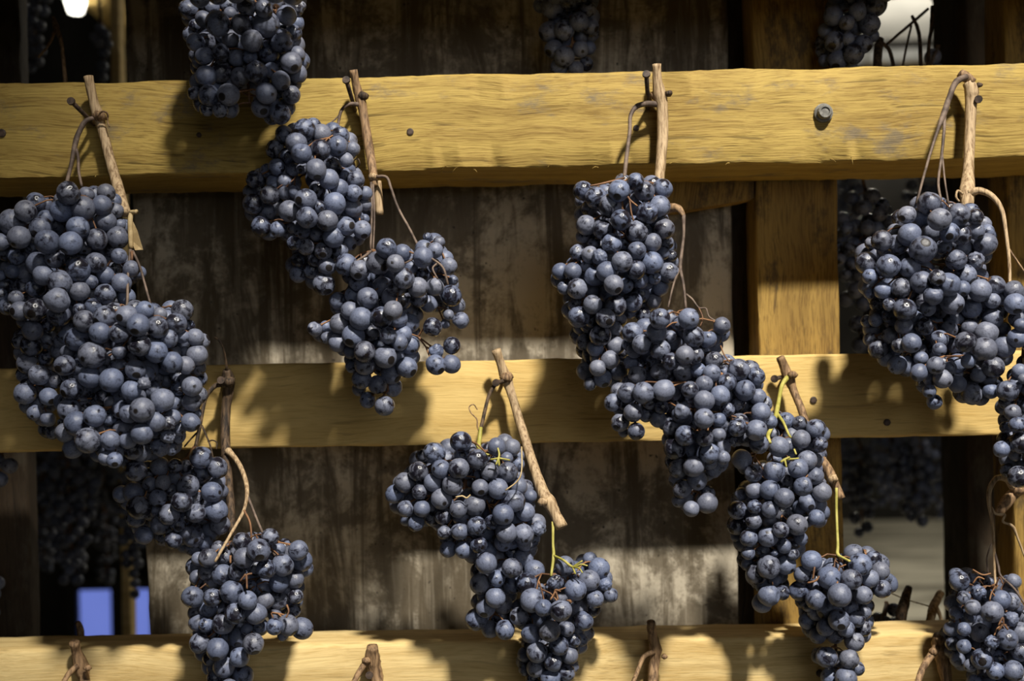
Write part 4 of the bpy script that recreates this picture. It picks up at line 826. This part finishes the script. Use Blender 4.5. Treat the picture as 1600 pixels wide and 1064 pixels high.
# cane ends showing at the lowest rail (their grapes hang below the picture)
def cane_end(pts, branch, mat, lab, node):
    t = empty('vine_cane', P(pts[1][0], pts[1][1], 1.035)); tag(t, lab, 'cane', 'cane ends on the lowest rail')
    twig(t, 'cane', pts, mat, 10, 0.2)
    twig(t, 'stalk', branch, mat, 8, 0.15)
    node_knob(t, node[0], node[1], node[2], node[3], mat, node[0])
    return t
cane_end([(116, 1003, 1.01, 8), (120, 1020, 1.015, 8), (127, 1042, 1.018, 12), (133, 1066, 1.016, 8), (140, 1105, 1.0, 8)],
         [(122, 1040, 1.012, 5), (110, 1050, 1.008, 4.5), (100, 1066, 1.002, 4), (95, 1090, .99, 3.5)], M_CANE_BROWN, 'stubby brown cane end on the lowest rail at far left', (137, 1044, 1.008, 6))
cane_end([(582, 1010, 1.008, 9), (582, 1028, 1.012, 12), (586, 1050, 1.014, 11), (592, 1075, 1.01, 9), (598, 1110, 1.0, 8)],
         [(578, 1028, 1.01, 6), (568, 1040, 1.006, 5), (556, 1060, 1.0, 4.5), (545, 1085, .99, 4)], M_CANE_BROWN, 'stubby forked cane end on the lowest rail left of centre', (572, 1032, 1.006, 7))
cane_end([(1017, 972, 1.005, 7), (1019, 990, 1.01, 7.5), (1024, 1015, 1.014, 10), (1021, 1045, 1.012, 8.5), (1020, 1100, 1.0, 8)],
         [(1022, 1018, 1.01, 4.5), (1006, 1026, 1.006, 4), (998, 1044, 1.0, 3.5), (988, 1070, .99, 3.5)], M_CANE_BROWN, 'tall pale-topped cane end on the lowest rail right of centre', (1038, 1026, 1.008, 5))
cane_end([(1468, 992, 1.008, 10), (1470, 1010, 1.012, 13), (1474, 1035, 1.014, 11), (1480, 1070, 1.012, 9), (1486, 1110, 1.0, 9)],
         [(1464, 1012, 1.008, 7), (1452, 1028, 1.004, 6), (1440, 1048, .998, 5.5), (1432, 1075, .99, 5)], M_CANE_BROWN, 'thick forked cane end on the lowest rail beside the wrinkled bunch', (1458, 1018, 1.004, 7))

# ------------------------------------------------------------------ behind the rack
def rear_rail(py0, py1, d, lab):
    o = beam('wooden_rail', (-1.9, d, rail_z(py1, d)), (1.9, d + 0.05, rail_z(py0, d)), M_POST_SHADE, seed=int(py0), seg=60)
    tag(o, lab, 'rail', 'rails of the rear rack')
rear_rail(-285, -215, 1.78, 'dark rail of the rear rack above the picture')
rear_rail(165, 235, 1.78, 'dark rail of the rear rack hidden behind the upper front rail')
rear_rail(600, 665, 1.78, 'dark rail of the rear rack hidden behind the middle front rail')
rear_rail(1025, 1090, 1.78, 'dark rail of the rear rack behind the lowest front rail')

rear_rail(600, 665, 2.45, 'dark rail of the farther rack behind the middle rails')
rear_rail(165, 235, 2.45, 'dark rail of the farther rack behind the upper rails')

def dark_bunch(cx, y0, y1, wpx, d, yr, dr, lab, seed):
    """shaded bunch behind the front rails; wpx its greatest width in photo pixels; its cane hangs at (cx, yr) on a rail at depth dr"""
    rg = random.Random(seed)
    t = empty('grape_bunch', P(cx, yr, dr)); tag(t, lab, 'grapes', 'grape bunches in the dark behind the rack')
    R = 0.0080; H = (y1 - y0) * K * d; W = wpx * K * d / 2
    c0 = P(cx, y0, d); got = []
    for _ in range(1800):
        if len(got) > 70: break
        s = rg.random(); a = rg.uniform(0, 2 * math.pi)
        w_ = W * (1 - 0.62 * max(0, s - 0.3) / 0.7) * min(1, 0.55 + s * 2)
        rr_ = max(0, w_ - R) * math.sqrt(rg.random())
        p = c0 + Vector((rr_ * math.cos(a), 0.55 * rr_ * math.sin(a), -R - s * max(0, H - 2 * R)))
        r = R * rg.uniform(0.85, 1.1)
        if any((p - q[0]).length < 0.88 * (r + q[1]) for q in got): continue
        got.append((p, r, ''))
    twig(t, 'cane', [(cx - 8, yr - 30, dr, 5), (cx - 4, yr, dr, 6), (cx + 1, yr + 30, dr, 5), (cx + 6, (yr + 30 + y0) / 2, (d + dr) / 2, 4)], M_CANE_BROWN, 6, sub=3)
    twig(t, 'stalk', [(cx - 4, yr + 2, dr, 3), (cx - 12, (yr + y0) / 2, (d + dr) / 2, 2.5), (cx, y0 + 6, d, 2.5)], M_STALK_GREY, 6, sub=3)
    cluster(t, got, P(cx, y0 + 4, d), M_STALK, seed=seed, small=True)
FB, RB, FR = 1.098, 1.771, 2.441        # back of the front rails, front of the rear rails
for i, (cx, y0, y1, wpx, d, yr, dr, lab) in enumerate([
        (2, 700, 775, 56, 1.15, 640, FB, 'small dim grape bunch at the left edge below the middle rail'),
        (108, 690, 915, 118, 1.70, 640, RB, 'black grape bunch in the dark left of the pillar below the middle rail'),
        (12, 740, 990, 66, 1.70, 650, RB, 'black grape bunch deep in the dark at the lower left'),
        (-24, 880, 995, 78, 1.16, 640, FB, 'dim grape bunch at the lower left edge above the lowest rail'),
        (204, 720, 945, 66, 1.70, 645, RB, 'black grape bunch touching the left side of the pillar'),
        (48, -150, 118, 82, 1.70, -240, RB, 'black grape bunch in the dark at the top left corner'),
        (158, 28, 140, 40, 1.70, -235, RB, 'small black grape bunch under the bright lamp at the top left'),
        (212, -120, 108, 60, 1.70, -235, RB, 'black grape bunch against the upper left side of the pillar'),
        (1352, 290, 590, 130, 1.19, 190, FB, 'dim bluish grape bunch just right of the stained post'),
        (1440, 280, 560, 190, 1.70, 200, RB, 'black grape bunch behind the broad bunch at the right'),
        (1345, 690, 850, 72, 1.69, 640, RB, 'black pointed grape bunch hanging above the pale floor'),
        (1430, 680, 830, 94, 1.70, 630, RB, 'wide black grape bunch below the middle rail at the right'),
        (1512, 690, 840, 66, 1.69, 640, RB, 'black grape bunch beside the dark post at the right'),
        (1385, 936, 1080, 95, 1.17, 1045, FB, 'black tops of a grape bunch behind the lowest rail at the right'),
        (1470, -150, 34, 96, 1.70, -240, RB, 'black grape bunch silhouetted against the pale ceiling at the top right'),
        (1545, -20, 140, 48, 1.70, -235, RB, 'black grape bunch before the dark post at the top right'),
        (1466, 66, 130, 50, 1.15, 150, FB, 'tiny dark grape bunch just above the upper rail at the right'),
        (1392, -120, 6, 56, 1.70, -240, RB, 'black grape bunch tip at the top edge right of the shaded bunch'),
        (1388, 672, 800, 92, 2.37, 636, FR, 'black grape bunch deep in the dark between two others at the right'),
        (1472, 672, 815, 84, 2.37, 636, FR, 'black grape bunch deep in the dark left of the dark post'),
        (1318, 672, 790, 50, 2.37, 636, FR, 'black grape bunch deep in the dark beside the stained post'),
        (62, 672, 900, 90, 2.37, 636, FR, 'black grape bunch deep in the dark left of the blue window'),
        (160, 672, 915, 84, 2.37, 636, FR, 'black grape bunch deep in the dark above the blue window'),
        (1330, 260, 470, 66, 2.37, 205, FR, 'black grape bunch deep in the dark beside the upper stained post')]):
    dark_bunch(cx, y0, y1, wpx, d, yr, dr, lab, 100 + i)

def back_cane(pts, lab, branch=None, mat=M_CANE_BROWN):
    t = empty('vine_cane', P(*pts[-1][:3])); tag(t, lab, 'cane', 'cane ends behind the rack')
    twig(t, 'cane', pts, mat, 8, 0.2)
    for b in branch or []: twig(t, 'stalk', b, mat, 6)
back_cane([(1420, 918, 1.13, 6), (1414, 938, 1.12, 8), (1408, 968, 1.105, 9), (1402, 1030, 1.094, 8)], 'dark cane end rising behind the lowest rail', mat=M_CANE_DARK)
back_cane([(1470, 926, 1.13, 6), (1460, 946, 1.12, 7), (1453, 972, 1.105, 7), (1446, 1030, 1.094, 7)], 'orange-brown forked cane end rising behind the lowest rail',
          [[(1462, 948, 1.12, 4), (1468, 960, 1.12, 3), (1472, 975, 1.12, 2.5)], [(1462, 950, 1.12, 1.2), (1420, 938, 1.13, 1.0), (1390, 926, 1.14, 1.0)]], M_CANE)
back_cane([(1375, 62, 1.13, 6), (1372, 80, 1.12, 7), (1371, 115, 1.10, 7), (1372, 190, 1.094, 7)], 'brown forked cane end above the upper rail beside the shaded bunch',
          [[(1378, 66, 1.13, 3), (1390, 80, 1.13, 3), (1398, 110, 1.12, 3)]], M_CANE_DARK)
back_cane([(1425, 25, 1.14, 2.5), (1434, 45, 1.13, 3), (1438, 80, 1.11, 3), (1440, 190, 1.092, 4)], 'thin curved dark cane before the pale ceiling at the top right',
          [[(1424, 40, 1.135, 1.8), (1417, 70, 1.13, 1.8), (1408, 115, 1.12, 1.8)], [(1450, 14, 1.15, 2.6), (1420, 40, 1.138, 2.6), (1384, 70, 1.13, 2.4)]], M_CANE_DARK)
back_cane([(1457, 10, 1.14, 3.2), (1455, 45, 1.13, 3), (1451, 80, 1.12, 3), (1450, 190, 1.092, 4)], 'thin dark stalk holding the tiny bunch at the top right', None, M_CANE_DARK)
back_cane([(83, 28, 1.15, 3), (88, 45, 1.14, 5), (97, 75, 1.12, 3), (108, 200, 1.092, 4)], 'thin brown cane in the dark at the top left',
          [[(86, 48, 1.14, 2.4), (76, 70, 1.14, 2), (60, 90, 1.14, 1.6)]])
back_cane([(122, 973, 1.11, 4.5), (126, 985, 1.105, 5), (128, 1040, 1.094, 5)], 'small cane tip behind the lowest rail at the left')

# pale narrow post far behind at the upper left
x0 = px_x(173, 100, 1.9); x1 = px_x(187, 100, 1.9)
o = beam('rack_post', (x0, 1.9, 0), (x1, 1.93, 1.75), M_RAIL_LOW, axis=2, seed=31, seg=40)
tag(o, 'thin pale upright of the rear rack left of the pillar', 'post', 'rack posts')

# lamp fixture at the upper left
c = P(118, 3, 3.5)
e = empty('ceiling_lamp', c); tag(e, 'bright white lamp glowing in the top left corner', 'lamp')
MB().lathe([(-0.036, 0.006), (-0.032, 0.020), (0.0, 0.030), (0.025, 0.025), (0.05, 0.012)], 16, 'Z').build('bulb', M_BULB, e)
MB().lathe([(0.045, 0.030), (0.07, 0.028), (0.12, 0.015), (3.3 - c.z, 0.012)], 16, 'Z').build('lamp_holder', M_WALL, e)
x = P(155, 0, 3.6)
o = beam('ceiling_beam', (x.x - 0.035, 3.55, x.z - 0.03), (x.x + 0.035, 3.98, x.z + 0.10), M_RAIL_MID, axis=1, seed=33, seg=30)
tag(o, 'short lit wooden beam beside the glowing lamp at the top left', 'beam')

# white pipe and two rack tops under it, upper right
a = P(1325, 90, 6.2); b = P(1500, 84, 6.2)
e = empty('white_pipe', (a + b) / 2); tag(e, 'white horizontal pipe under the pale ceiling at the top right', 'pipe')
MB().tube([(a - e.location, 0.036), (b - e.location, 0.036)], 14).build('pipe', M_PIPE, e)
for k in (0.15, 0.85):
    p_ = a.lerp(b, k) - e.location
    MB().tube([(p_ + Vector((-0.008, 0, 0)), 0.042), (p_ + Vector((0.008, 0, 0)), 0.042)], 14).build('pipe_clamp', M_BOLT, e)
    MB().tube([(p_ + Vector((0, 0, 0.02)), 0.005), (Vector((p_.x, 0, 3.3 - e.location.z)), 0.005)], 8).build('pipe_hanger', M_BOLT, e)
sh = P(1330, 108, 6.4)
o = beam('wooden_shelf', (sh.x, 6.36, sh.z - 0.06), (sh.x + 1.5, 6.52, sh.z), M_POST_SHADE, seed=41, seg=40)
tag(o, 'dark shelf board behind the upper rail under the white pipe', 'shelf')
o = beam('rack_post', (sh.x + 1.2, 6.521, 0), (sh.x + 1.3, 6.60, 2.75), M_POST_SHADE, axis=2, seed=42, seg=30)
tag(o, 'far dark post carrying the shelf under the white pipe', 'post', 'rack posts')
for px_c, lab in ((1372, 'pale yellow wooden block under the white pipe, left one'), (1428, 'pale yellow wooden block under the white pipe, right one')):
    q = P(px_c, 94, 6.4)
    o = beam('wooden_block', (q.x - 0.06, 6.40, sh.z + 0.0005), (q.x + 0.06, 6.48, q.z), M_RAIL_LOW, axis=2, seed=px_c, seg=12)
    tag(o, lab, 'block', 'wooden blocks on the far shelf')

# low cellar window with bluish daylight at the lower left
wc = P(182, 958, 4.0)
wn = empty('window_1', (wc.x, 4.0, 0.0)); tag(wn, 'low window with blue daylight at the lower left', 'window', kind='structure')
W_, Z0, Z1 = 0.125, wc.z - 0.10, wc.z + 0.085
MB().box((-W_, 0.0, Z0), (W_, 0.008, Z1)).build('pane', M_BLUE, wn, False)
fr = ((-W_ - 0.04, -0.03, Z0 - 0.04), (W_ + 0.04, 0.03, Z0)), ((-W_ - 0.04, -0.03, Z1), (W_ + 0.04, 0.03, Z1 + 0.04)), ((-W_ - 0.04, -0.03, Z0), (-W_, 0.03, Z1)), ((W_, -0.03, Z0), (W_ + 0.04, 0.03, Z1)), ((-0.012, -0.02, Z0), (0.05, 0.02, Z1))
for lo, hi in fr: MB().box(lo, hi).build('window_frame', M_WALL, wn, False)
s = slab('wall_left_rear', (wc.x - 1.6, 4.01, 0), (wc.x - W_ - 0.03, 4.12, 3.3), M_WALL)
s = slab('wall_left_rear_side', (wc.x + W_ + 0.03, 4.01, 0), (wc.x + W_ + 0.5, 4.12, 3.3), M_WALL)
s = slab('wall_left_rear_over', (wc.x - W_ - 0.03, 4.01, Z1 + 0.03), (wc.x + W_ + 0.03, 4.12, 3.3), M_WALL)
